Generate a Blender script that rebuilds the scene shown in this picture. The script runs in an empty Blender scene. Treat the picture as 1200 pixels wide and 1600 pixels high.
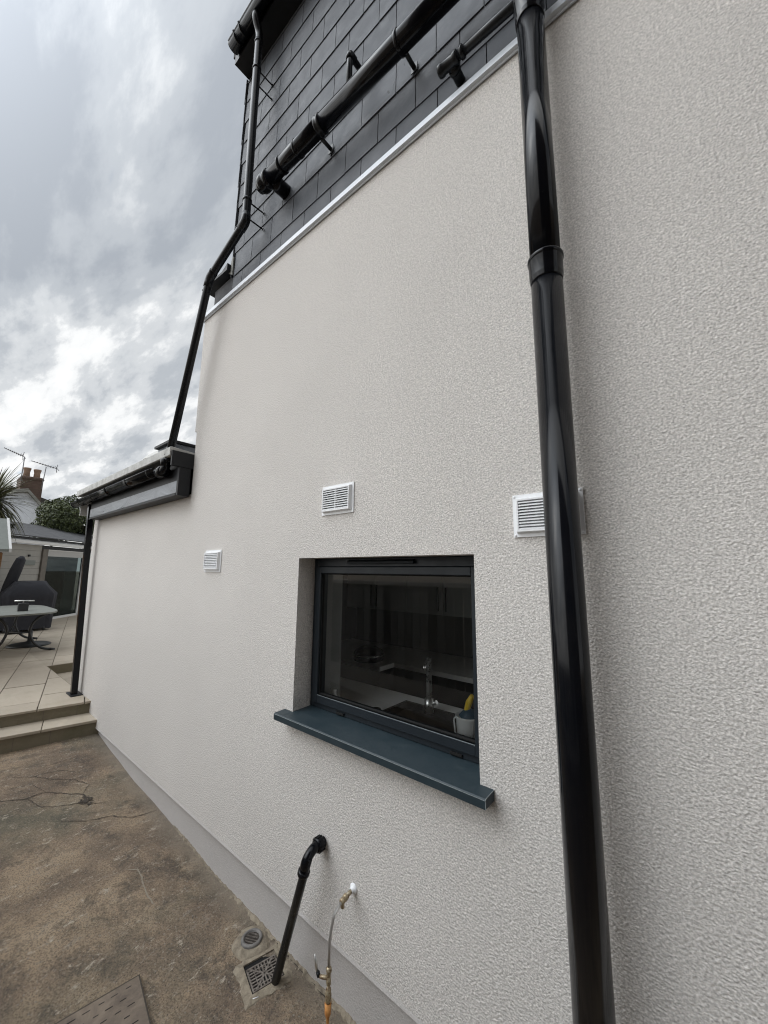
import bpy, math, random
from mathutils import Vector, Matrix
random.seed(7)
S = bpy.context.scene
COL = S.collection
R = math.radians

# ------------------------------------------------------------------ camera
cam_d = bpy.data.cameras.new("camera"); cam = bpy.data.objects.new("camera", cam_d); COL.objects.link(cam)
cam_d.sensor_fit = 'HORIZONTAL'; cam_d.sensor_width = 36.0; cam_d.lens = 595.0 / 1200.0 * 36.0
cam_d.clip_start = 0.02; cam_d.clip_end = 2000
cr = Vector((0.76992746, 0.63807641, 0.00837881)); cd = Vector((-0.09150465, 0.12338851, -0.98813065)); cf = Vector((-0.6315367, 0.76002222, 0.15338716))
cam.matrix_world = Matrix(((cr.x, -cd.x, -cf.x, 0.0), (cr.y, -cd.y, -cf.y, -1.5), (cr.z, -cd.z, -cf.z, 2.06), (0, 0, 0, 1)))
S.camera = cam

# ------------------------------------------------------------------ world, sun, exposure
SUN_EL = R(50); TO_SUN = Vector((-0.42, -0.70, 0)).normalized()
sun_az = math.atan2(TO_SUN.x, TO_SUN.y)
TO_SUN = Vector((TO_SUN.x * math.cos(SUN_EL), TO_SUN.y * math.cos(SUN_EL), math.sin(SUN_EL)))
W = bpy.data.worlds.new("World"); S.world = W; W.use_nodes = True
nt = W.node_tree; nt.nodes.clear()
def wn(t): return nt.nodes.new(t)
def wl(a, b): nt.links.new(a, b)
wo = wn('ShaderNodeOutputWorld'); wmix = wn('ShaderNodeMixShader'); b1 = wn('ShaderNodeBackground'); b2 = wn('ShaderNodeBackground')
sky = wn('ShaderNodeTexSky'); sky.sky_type = 'NISHITA'; sky.sun_disc = False; sky.sun_elevation = SUN_EL; sky.sun_rotation = sun_az
wl(sky.outputs[0], b1.inputs[0]); b1.inputs[1].default_value = 0.11
tc = wn('ShaderNodeTexCoord'); sx = wn('ShaderNodeSeparateXYZ'); wl(tc.outputs['Generated'], sx.inputs[0])
def wmath(op, a, b=None, c=None):
    m = wn('ShaderNodeMath'); m.operation = op
    for i, v in enumerate((a, b, c)):
        if v is None: continue
        if isinstance(v, (int, float)): m.inputs[i].default_value = v
        else: wl(v, m.inputs[i])
    return m.outputs[0]
den = wmath('ADD', wmath('MAXIMUM', sx.outputs[2], 0.0), 0.22)
u = wmath('DIVIDE', sx.outputs[0], den); v = wmath('DIVIDE', sx.outputs[1], den)
cx = wn('ShaderNodeCombineXYZ'); wl(u, cx.inputs[0]); wl(v, cx.inputs[1])
mp = wn('ShaderNodeMapping'); mp.inputs['Rotation'].default_value = (0, 0, R(130)); mp.inputs['Scale'].default_value = (0.55, 1.5, 1); mp.inputs['Location'].default_value = (7.3, 2.6, 0)
wl(cx.outputs[0], mp.inputs[0])
def wnoise(scale, detail, rough, dist=0.0, off=(0, 0, 0)):
    n = wn('ShaderNodeTexNoise'); n.inputs['Scale'].default_value = scale; n.inputs['Detail'].default_value = detail
    n.inputs['Roughness'].default_value = rough; n.inputs['Distortion'].default_value = dist
    m = wn('ShaderNodeMapping'); m.inputs['Location'].default_value = off; wl(mp.outputs[0], m.inputs[0]); wl(m.outputs[0], n.inputs['Vector'])
    return n.outputs[0]
def wramp(fac, pts, interp='EASE'):
    r = wn('ShaderNodeValToRGB'); r.color_ramp.interpolation = interp
    while len(r.color_ramp.elements) < len(pts): r.color_ramp.elements.new(0.5)
    for e, (p, c) in zip(r.color_ramp.elements, pts):
        e.position = p; e.color = (*c, 1) if len(c) == 3 else c
    wl(fac, r.inputs[0]); return r.outputs[0]
nA = wnoise(2.6, 9, 0.60, 0.12); nB = wnoise(0.75, 4, 0.5, 0.0, (5, 2, 0))
mixn = wmath('ADD', wmath('MULTIPLY', nA, 0.78), wmath('MULTIPLY', nB, 0.22))
# clouds are thinner and brighter towards the horizon, heavier overhead
lift = wmath('MULTIPLY', wmath('SUBTRACT', 0.62, sx.outputs[2]), 0.20)
mixn = wmath('ADD', mixn, lift)
ccol = wramp(mixn, [(0.40, (0.29, 0.315, 0.35)), (0.48, (0.365, 0.39, 0.42)), (0.545, (0.49, 0.51, 0.53)), (0.60, (0.69, 0.70, 0.705)), (0.67, (0.86, 0.865, 0.86))])
# the cloud layer glows where the sun stands behind it
dt = wn('ShaderNodeVectorMath'); dt.operation = 'DOT_PRODUCT'; wl(tc.outputs['Generated'], dt.inputs[0]); dt.inputs[1].default_value = TO_SUN
glow = wmath('POWER', wmath('MAXIMUM', wmath('MULTIPLY_ADD', dt.outputs['Value'], 0.5, 0.5), 0.0), 22.0)
glowm = wmath('MULTIPLY_ADD', glow, 9.5, 1.22)
vs = wn('ShaderNodeVectorMath'); vs.operation = 'SCALE'; wl(ccol, vs.inputs[0]); wl(glowm, vs.inputs[3])
wl(vs.outputs[0], b2.inputs[0]); b2.inputs[1].default_value = 0.80
nC = wnoise(2.3, 6, 0.6, 0.4, (1.3, 7.7, 0))
low = wramp(sx.outputs[2], [(0.0, (1, 1, 1)), (0.16, (0.8, 0.8, 0.8)), (0.5, (0, 0, 0))], 'LINEAR')
gap = wramp(wmath('ADD', nC, wmath('MULTIPLY', low, 0.06)), [(0.66, (1, 1, 1)), (0.76, (0.4, 0.4, 0.4))], 'EASE')
wl(gap, wmix.inputs[0]); wl(b1.outputs[0], wmix.inputs[1]); wl(b2.outputs[0], wmix.inputs[2]); wl(wmix.outputs[0], wo.inputs[0])

sd = bpy.data.lights.new("sun", 'SUN'); sd.energy = 0.7; sd.angle = R(110); sd.color = (1.0, 0.955, 0.88)
so = bpy.data.objects.new("sun", sd); COL.objects.link(so); so.rotation_euler = (-TO_SUN).to_track_quat('-Z', 'Y').to_euler()
S.cycles.filter_width = 1.1
S.view_settings.view_transform = 'Standard'; S.view_settings.look = 'None'; S.view_settings.gamma = 1.0; S.view_settings.exposure = 0.50

# ------------------------------------------------------------------ materials
class Mat:
    def __init__(s, name, col, rough=0.6, metal=0.0, spec=0.5):
        s.m = bpy.data.materials.new(name); s.m.use_nodes = True; s.t = s.m.node_tree
        s.p = s.t.nodes['Principled BSDF']
        s.p.inputs['Base Color'].default_value = (*col, 1); s.p.inputs['Roughness'].default_value = rough
        s.p.inputs['Metallic'].default_value = metal; s.p.inputs['Specular IOR Level'].default_value = spec
        s.co = s.n('ShaderNodeTexCoord').outputs['Object']; s.hgt = None
    def n(s, t): return s.t.nodes.new(t)
    def l(s, a, b): s.t.links.new(a, b)
    def math(s, op, a, b=None, c=None):
        m = s.n('ShaderNodeMath'); m.operation = op
        for i, v in enumerate((a, b, c)):
            if v is None: continue
            if isinstance(v, (int, float)): m.inputs[i].default_value = v
            else: s.l(v, m.inputs[i])
        return m.outputs[0]
    def mapping(s, scale=(1, 1, 1), rot=(0, 0, 0), loc=(0, 0, 0), src=None):
        m = s.n('ShaderNodeMapping'); m.inputs['Scale'].default_value = scale; m.inputs['Rotation'].default_value = rot; m.inputs['Location'].default_value = loc
        s.l(src or s.co, m.inputs[0]); return m.outputs[0]
    def noise(s, scale, detail=4, rough=0.5, dist=0.0, src=None):
        n = s.n('ShaderNodeTexNoise'); n.inputs['Scale'].default_value = scale; n.inputs['Detail'].default_value = detail
        n.inputs['Roughness'].default_value = rough; n.inputs['Distortion'].default_value = dist; s.l(src or s.co, n.inputs['Vector']); return n.outputs[0]
    def vor(s, scale, feature='F1', src=None, rnd=1.0, out='Distance'):
        n = s.n('ShaderNodeTexVoronoi'); n.feature = feature; n.inputs['Scale'].default_value = scale; n.inputs['Randomness'].default_value = rnd
        s.l(src or s.co, n.inputs['Vector']); return n.outputs[out]
    def ramp(s, fac, pts, interp='LINEAR'):
        r = s.n('ShaderNodeValToRGB'); r.color_ramp.interpolation = interp
        while len(r.color_ramp.elements) < len(pts): r.color_ramp.elements.new(0.5)
        for e, (p, c) in zip(r.color_ramp.elements, pts):
            if isinstance(c, (int, float)): c = (c, c, c)
            e.position = p; e.color = (*c, 1)
        s.l(fac, r.inputs[0]); return r.outputs[0]
    def mix(s, fac, a, b, mode='MIX'):
        m = s.n('ShaderNodeMix'); m.data_type = 'RGBA'; m.blend_type = mode
        if isinstance(fac, (int, float)): m.inputs[0].default_value = fac
        else: s.l(fac, m.inputs[0])
        for i, v in ((6, a), (7, b)):
            if isinstance(v, tuple): m.inputs[i].default_value = (*v, 1)
            else: s.l(v, m.inputs[i])
        return m.outputs[2]
    def color(s, c): s.l(c, s.p.inputs['Base Color']); return s
    def rough(s, c): s.l(c, s.p.inputs['Roughness']); return s
    def bump(s, h, dist=0.01, strength=1.0):
        b = s.n('ShaderNodeBump'); b.inputs['Distance'].default_value = dist; b.inputs['Strength'].default_value = strength
        s.l(h, b.inputs['Height'])
        if s.hgt: s.l(s.hgt, b.inputs['Normal'])
        s.hgt = b.outputs[0]; s.l(s.hgt, s.p.inputs['Normal']); return s
    def island(s): return s.n('ShaderNodeNewGeometry').outputs['Random Per Island']

def render_mat(name, base, hs=0.0055, pc=1.15):
    m = Mat(name, base, 0.93, spec=0.25)
    w = m.mapping((1, 1, 1))
    big = m.noise(1.3, 5, 0.6, 0.0); mid = m.noise(7, 4, 0.6)
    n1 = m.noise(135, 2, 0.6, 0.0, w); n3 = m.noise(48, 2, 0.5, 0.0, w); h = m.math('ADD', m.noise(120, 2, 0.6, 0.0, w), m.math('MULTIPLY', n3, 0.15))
    m.bump(h, hs, 1.0)
    m.bump(mid, 0.002, 0.3)
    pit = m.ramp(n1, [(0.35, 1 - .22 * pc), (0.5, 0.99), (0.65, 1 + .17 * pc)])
    c = m.mix(m.ramp(big, [(0.3, 0.0), (0.7, 1.0)]), tuple(x * 0.955 for x in base), tuple(min(1, x * 1.03) for x in base))
    c = m.mix(m.math('MULTIPLY', m.ramp(mid, [(0.45, 0.0), (0.75, 1.0)]), 0.35), c, (base[0] * 0.93, base[1] * 0.93, base[2] * 0.94))
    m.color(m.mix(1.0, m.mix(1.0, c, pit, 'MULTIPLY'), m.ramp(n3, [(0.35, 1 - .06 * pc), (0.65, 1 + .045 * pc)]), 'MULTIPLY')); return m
M = {}
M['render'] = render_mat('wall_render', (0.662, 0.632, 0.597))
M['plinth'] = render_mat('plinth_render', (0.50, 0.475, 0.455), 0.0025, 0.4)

def pvc(name, col=(0.0035, 0.004, 0.0056), r=0.12):
    m = Mat(name, col, r, spec=0.24)
    n = m.noise(6, 5, 0.6); sc = m.mapping((60, 60, 3)); st = m.noise(1.0, 4, 0.6, 0.2, sc)
    dust = m.noise(2.2, 6, 0.65, 0.5)
    m.rough(m.ramp(n, [(0.3, r * 0.8), (0.7, r * 1.5)]))
    c = m.mix(m.ramp(dust, [(0.5, 0.0), (0.78, 0.5)]), col, (0.014, 0.014, 0.014))
    fl = m.vor(55); spk = m.ramp(m.math('ADD', fl, m.math('MULTIPLY', m.noise(5, 3), 0.25)), [(0.135, 0.8), (0.165, 0.0)])
    c = m.mix(spk, c, (0.05, 0.048, 0.044)); m.color(c)
    return m
M['pvc'] = pvc('black_pvc')
M['pvc_old'] = pvc('black_pvc_dusty', (0.011, 0.012, 0.014), 0.22)
m = Mat('slate', (0.09, 0.093, 0.105), 0.5, spec=0.3); isl = m.island()
c = m.mix(isl, (0.064, 0.071, 0.082), (0.094, 0.101, 0.113)); mot = m.noise(9, 6, 0.65, 0.4)
c = m.mix(m.ramp(mot, [(0.55, 0.0), (0.8, 0.5)]), c, (0.115, 0.117, 0.128)); scf = m.noise(1, 3, 0.6, 1.0, m.mapping((16, 16, 5)))
c = m.mix(m.ramp(scf, [(0.71, 0.0), (0.75, 0.75)]), c, (0.035, 0.035, 0.04)); m.color(c)
m.rough(m.ramp(mot, [(0.3, 0.52), (0.7, 0.68)])); m.bump(m.noise(28, 5, 0.6, 0.2), 0.003, 0.5); M['slate'] = m
m = Mat('anthracite_frame', (0.013, 0.018, 0.023), 0.45, spec=0.35); m.rough(m.ramp(m.noise(20, 3), [(0.3, 0.36), (0.7, 0.5)])); M['anth'] = m
m = Mat('sill_coating', (0.03, 0.042, 0.055), 0.4, spec=0.4); d = m.noise(14, 6, 0.7, 0.3); m.color(m.mix(m.ramp(d, [(0.5, 0.0), (0.75, 0.5)]), (0.020, 0.034, 0.042), (0.042, 0.056, 0.063))); m.rough(m.ramp(d, [(0.3, 0.36), (0.7, 0.6)])); M['sill'] = m
M['edge'] = Mat('worn_edge', (0.24, 0.27, 0.28), 0.5)
m = Mat('white_plastic', (0.83, 0.84, 0.85), 0.35); d = m.noise(12, 5, 0.6); m.color(m.mix(m.ramp(d, [(0.5, 0.0), (0.85, 0.25)]), (0.83, 0.84, 0.85), (0.55, 0.55, 0.52))); m.p.inputs['Base Color']; M['white'] = m
m = Mat('white_trim', (0.66, 0.70, 0.75), 0.38, spec=0.5); M['trim'] = m
m = Mat('dark_metal_sheet', (0.20, 0.215, 0.235), 0.3, 0.75); nn = m.noise(2.2, 5, 0.6, 1.2, m.mapping((1, 1, 2.5))); m.rough(m.ramp(nn, [(0.3, 0.22), (0.7, 0.48)])); m.color(m.ramp(nn, [(0.35, (0.09, 0.10, 0.115)), (0.65, (0.24, 0.255, 0.275))])); m.bump(nn, 0.02, 0.5); M['lead'] = m
m = Mat('dark_coated_board', (0.011, 0.012, 0.014), 0.5, spec=0.3); M['board'] = m
m = Mat('pale_roof_edge', (0.50, 0.50, 0.48), 0.7); nn = m.noise(9, 6, 0.7); m.color(m.ramp(nn, [(0.35, (0.36, 0.36, 0.34)), (0.6, (0.55, 0.55, 0.53))])); m.bump(nn, 0.006, 0.5); M['roofedge'] = m
m = Mat('grey_membrane', (0.13, 0.13, 0.135), 0.9, spec=0.2); nn = m.noise(6, 6, 0.7); m.color(m.ramp(nn, [(0.35, (0.065, 0.066, 0.07)), (0.7, (0.115, 0.116, 0.12))])); M['felt'] = m

# concrete yard
m = Mat('weathered_concrete', (0.2, 0.17, 0.14), 0.9, spec=0.3)
A = m.noise(1.6, 12, 0.72, 0.15); B = m.noise(5.5, 10, 0.75, 0.25); G = m.noise(0.9, 5, 0.6, 0.2, m.mapping(loc=(4, 9, 2)))
st = m.noise(1.0, 8, 0.78, 0.7, m.mapping((17, 7, 7), (0, 0, R(20))))
c = m.ramp(A, [(0.3, (0.145, 0.108, 0.080)), (0.45, (0.25, 0.188, 0.135)), (0.56, (0.39, 0.295, 0.20)), (0.72, (0.50, 0.395, 0.28))])
c = m.mix(m.ramp(B, [(0.38, 0.8), (0.50, 0.0)]), c, (0.115, 0.094, 0.074))
c = m.mix(m.ramp(G, [(0.50, 0.0), (0.66, 0.7)]), c, (0.125, 0.128, 0.095))
c = m.mix(m.ramp(st, [(0.57, 0.0), (0.65, 0.8)]), c, (0.34, 0.295, 0.235))
grit = m.vor(70); gr2 = m.vor(33, out='Distance')
c = m.mix(m.ramp(m.math('ADD', gr2, m.math('MULTIPLY', m.noise(3, 4), 0.35)), [(0.27, 0.85), (0.33, 0.0)]), c, (0.34, 0.30, 0.25))
c = m.mix(m.ramp(m.vor(48, src=m.mapping(loc=(3, 1, 0))), [(0.10, 0.8), (0.17, 0.0)]), c, (0.05, 0.042, 0.035))
sp = m.noise(120, 3, 0.7); c = m.mix(m.ramp(sp, [(0.38, 0.65), (0.55, 0.0)]), c, (0.075, 0.062, 0.05)); sp2 = m.noise(65, 5, 0.75, src=m.mapping(loc=(5, 2, 1))); c = m.mix(m.ramp(sp2, [(0.55, 0.0), (0.64, 0.6)]), c, (0.37, 0.31, 0.235))
fl_ = m.noise(19, 7, 0.8, 0.3, m.mapping((1, .6, 1), (0, 0, R(20)))); c = m.mix(m.ramp(fl_, [(0.585, 0.0), (0.64, 0.9)]), c, (0.50, 0.44, 0.355))
sx_ = m.n('ShaderNodeSeparateXYZ'); m.l(m.co, sx_.inputs[0])
edge = m.ramp(m.math('ADD', sx_.outputs[1], m.math('MULTIPLY', B, 0.22)), [(0.0, 0.0), (0.085, 0.55), (0.14, 0.7)])
c = m.mix(edge, c, (0.25, 0.215, 0.17)); m.color(c)
m.bump(m.math('ADD', m.math('MULTIPLY', B, 1.0), m.math('MULTIPLY', grit, 0.22)), 0.014, 0.9); m.bump(m.math('ADD', sp, sp2), 0.009, 1.0); m.bump(st, 0.012, 0.8); M['concrete'] = m
m = Mat('drain_mortar', (0.27, 0.24, 0.19), 0.9); nn = m.noise(25, 7, 0.7, 0.4); m.color(m.ramp(nn, [(0.3, (0.13, 0.11, 0.082)), (0.5, (0.25, 0.21, 0.155)), (0.75, (0.36, 0.315, 0.24))])); m.bump(m.noise(60, 5, 0.7), 0.007, 1); M['mortar'] = m
m = Mat('crack_dirt', (0.055, 0.045, 0.036), 1.0); M['crack'] = m
m = Mat('pale_scrape', (0.29, 0.25, 0.195), 1.0); m.bump(m.noise(60, 5, 0.7), 0.006, 1); M['scrape'] = m

def stone_mat(name, a, b, g=0.25):
    m = Mat(name, a, 0.75); n = m.noise(1.0, 6, 0.65, 0.8, m.mapping((2.5, 7, 3))); isl = m.island(); st = m.noise(2.1, 6, 0.7, 0.4)
    c = m.mix(n, a, b); c = m.mix(m.math('MULTIPLY', isl, 0.45), c, tuple(x * 0.7 for x in a))
    c = m.mix(m.ramp(st, [(0.5, 0.0), (0.7, g)]), c, (0.13, 0.125, 0.07)); m.color(c); m.bump(m.noise(22, 5, 0.6), 0.004, 0.6); return m
M['paving'] = stone_mat('sandstone_paving', (0.37, 0.315, 0.245), (0.50, 0.44, 0.355), 0.2)
M['riser'] = stone_mat('mossy_riser', (0.16, 0.138, 0.092), (0.26, 0.225, 0.16), 0.9)
M['mortar_dark'] = Mat('joint_mortar', (0.16, 0.14, 0.11), 0.95)

m = Mat('chrome', (0.62, 0.62, 0.60), 0.28, 1.0); m.rough(m.ramp(m.noise(40, 4), [(0.3, 0.2), (0.7, 0.45)])); M['chrome'] = m
m = Mat('braided_steel', (0.60, 0.59, 0.57), 0.4, 0.7); wv = m.n('ShaderNodeTexWave'); wv.inputs['Scale'].default_value = 220; wv.inputs['Distortion'].default_value = 1.5; m.l(m.co, wv.inputs[0]); m.bump(wv.outputs[1], 0.002, 1); M['braid'] = m
m = Mat('corroded_brass', (0.34, 0.27, 0.17), 0.5, 0.6); nn = m.noise(70, 5, 0.7); m.color(m.ramp(nn, [(0.35, (0.13, 0.06, 0.035)), (0.5, (0.38, 0.31, 0.20)), (0.7, (0.5, 0.46, 0.36))])); M['brass'] = m
m = Mat('amber_nozzle', (0.62, 0.27, 0.07), 0.4); m.color(m.ramp(m.noise(45, 4), [(0.3, (0.42, 0.16, 0.04)), (0.7, (0.72, 0.36, 0.12))])); M['amber'] = m
m = Mat('grey_drain_plastic', (0.11, 0.105, 0.10), 0.6); m.color(m.ramp(m.noise(30, 5, 0.7), [(0.35, (0.10, 0.095, 0.09)), (0.7, (0.22, 0.205, 0.19))])); M['drain'] = m
m = Mat('grate_iron', (0.12, 0.10, 0.085), 0.7, 0.2); m.color(m.ramp(m.noise(60, 5, 0.7), [(0.35, (0.075, 0.06, 0.05)), (0.7, (0.26, 0.23, 0.20))])); M['grate'] = m
M['void'] = Mat('dark_void', (0.006, 0.006, 0.006), 1.0)
m = Mat('cover_iron', (0.10, 0.085, 0.075), 0.8); m.color(m.ramp(m.noise(9, 7, 0.7, 0.5), [(0.35, (0.10, 0.078, 0.06)), (0.52, (0.155, 0.122, 0.093)), (0.75, (0.25, 0.20, 0.15))])); m.bump(m.noise(50, 5, 0.7), 0.004, 0.8); M['cover'] = m

def plain(name, col, r=0.7, var=0.12, sc=12, metal=0.0, bump=0.002):
    m = Mat(name, col, r, metal); n = m.noise(sc, 5, 0.6, 0.3)
    m.color(m.mix(n, tuple(x * (1 - var * 1.6) for x in col), tuple(min(1, x * (1 + var)) for x in col))); m.bump(n, bump, 0.5); return m
M['cover_cloth'] = plain('black_cover_cloth', (0.018, 0.019, 0.026), 0.75, 0.2, 8, bump=0.02)
M['table_stone'] = plain('grey_stone_top', (0.19, 0.20, 0.18), 0.5, 0.3, 10)
M['cast'] = plain('dark_cast_metal', (0.022, 0.024, 0.026), 0.45, 0.2)
M['painted_wood'] = plain('greige_cladding', (0.30, 0.29, 0.265), 0.7, 0.1, 5)
M['post'] = plain('weathered_post', (0.15, 0.135, 0.115), 0.8, 0.3, 9)
M['upvc'] = plain('white_upvc', (0.62, 0.62, 0.61), 0.4, 0.08, 6)
M['blind'] = plain('fabric_blind', (0.42, 0.42, 0.41), 0.8, 0.05, 6)
M['curtain'] = plain('grey_curtain', (0.24, 0.245, 0.235), 0.9, 0.2, 4)
M['whitewash'] = plain('white_painted_gable', (0.72, 0.76, 0.82), 0.8, 0.18, 1.5)
M['tile_roof'] = plain('dark_roof_tiles', (0.075, 0.068, 0.062), 0.8, 0.3, 3)
M['verge'] = plain('grey_verge', (0.25, 0.25, 0.23), 0.8, 0.2, 3)
M['chim'] = plain('sooty_brick', (0.10, 0.065, 0.05), 0.9, 0.45, 2)
M['pot'] = plain('terracotta_pot', (0.26, 0.17, 0.12), 0.8, 0.3, 4)
M['alu'] = plain('aerial_metal', (0.20, 0.20, 0.21), 0.5, 0.1, 5, 0.5)
M['shed_felt'] = plain('green_grey_felt', (0.20, 0.215, 0.20), 0.9, 0.15, 8)
M['shed_wood'] = plain('orange_shed_wood', (0.30, 0.16, 0.075), 0.8, 0.4, 6)
M['fence'] = plain('dark_fence_boards', (0.17, 0.165, 0.16), 0.8, 0.5, 3)
mf = M['fence']; mf.color(mf.mix(mf.island(), (0.06, 0.062, 0.064), (0.32, 0.325, 0.32)))
M['coping'] = plain('pale_coping', (0.62, 0.61, 0.58), 0.8, 0.15, 5)
M['brick'] = plain('neighbour_brick', (0.12, 0.09, 0.075), 0.9, 0.3, 1.2)
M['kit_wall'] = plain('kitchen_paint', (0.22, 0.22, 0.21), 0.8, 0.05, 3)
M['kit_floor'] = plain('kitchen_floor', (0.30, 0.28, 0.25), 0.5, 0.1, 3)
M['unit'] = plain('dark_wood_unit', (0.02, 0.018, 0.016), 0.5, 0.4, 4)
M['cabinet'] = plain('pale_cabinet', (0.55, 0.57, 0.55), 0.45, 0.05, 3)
M['worktop'] = plain('pale_worktop', (0.80, 0.79, 0.76), 0.35, 0.08, 20)
M['sink'] = plain('black_sink', (0.012, 0.012, 0.013), 0.25, 0.2, 5)
M['ceramic'] = plain('white_ceramic', (0.72, 0.73, 0.72), 0.25, 0.03, 5)
M['yellow'] = plain('yellow_plastic', (0.75, 0.52, 0.03), 0.4, 0.1, 5)
M['blue'] = plain('dark_blue_cloth', (0.012, 0.05, 0.085), 0.6, 0.2, 5)
M['jar'] = plain('maroon_jar', (0.11, 0.03, 0.035), 0.3, 0.4, 20)
M['palm_trunk'] = plain('palm_trunk_fibre', (0.12, 0.085, 0.055), 0.95, 0.4, 12)
M['bark'] = plain('tree_bark', (0.07, 0.055, 0.04), 0.95, 0.3, 8)
def leaf(name, a, b):
    m = Mat(name, a, 0.5, spec=0.4); isl = m.island(); m.color(m.mix(isl, a, b)); m.p.inputs['Subsurface Weight'].default_value = 0.0; return m
M['leaf'] = leaf('evergreen_leaves', (0.022, 0.034, 0.012), (0.085, 0.105, 0.035))
M['palm_leaf'] = leaf('palm_leaves', (0.055, 0.06, 0.028), (0.15, 0.15, 0.08))
# glass: thin pane, mirror by Fresnel over clear
def glass(name, tint=(0.75, 0.8, 0.8), boost=1.0):
    g = bpy.data.materials.new(name); g.use_nodes = True; t = g.node_tree; t.nodes.clear()
    o = t.nodes.new('ShaderNodeOutputMaterial'); mx = t.nodes.new('ShaderNodeMixShader'); tr = t.nodes.new('ShaderNodeBsdfTransparent'); gl = t.nodes.new('ShaderNodeBsdfGlossy')
    tr.inputs[0].default_value = (*tint, 1); gl.inputs['Roughness'].default_value = 0.0; fr = t.nodes.new('ShaderNodeFresnel'); fr.inputs[0].default_value = 1.5
    mu = t.nodes.new('ShaderNodeMath'); mu.operation = 'MULTIPLY'; mu.use_clamp = True; mu.inputs[1].default_value = boost; t.links.new(fr.outputs[0], mu.inputs[0])
    t.links.new(mu.outputs[0], mx.inputs[0]); t.links.new(tr.outputs[0], mx.inputs[1]); t.links.new(gl.outputs[0], mx.inputs[2]); t.links.new(mx.outputs[0], o.inputs[0])
    class X: pass
    x = X(); x.m = g; return x
M['glass'] = glass('window_glass', (0.95, 0.97, 0.97), 1.6)
M['door_glass'] = glass('door_glass', (0.4, 0.45, 0.45), 0.25)

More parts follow.
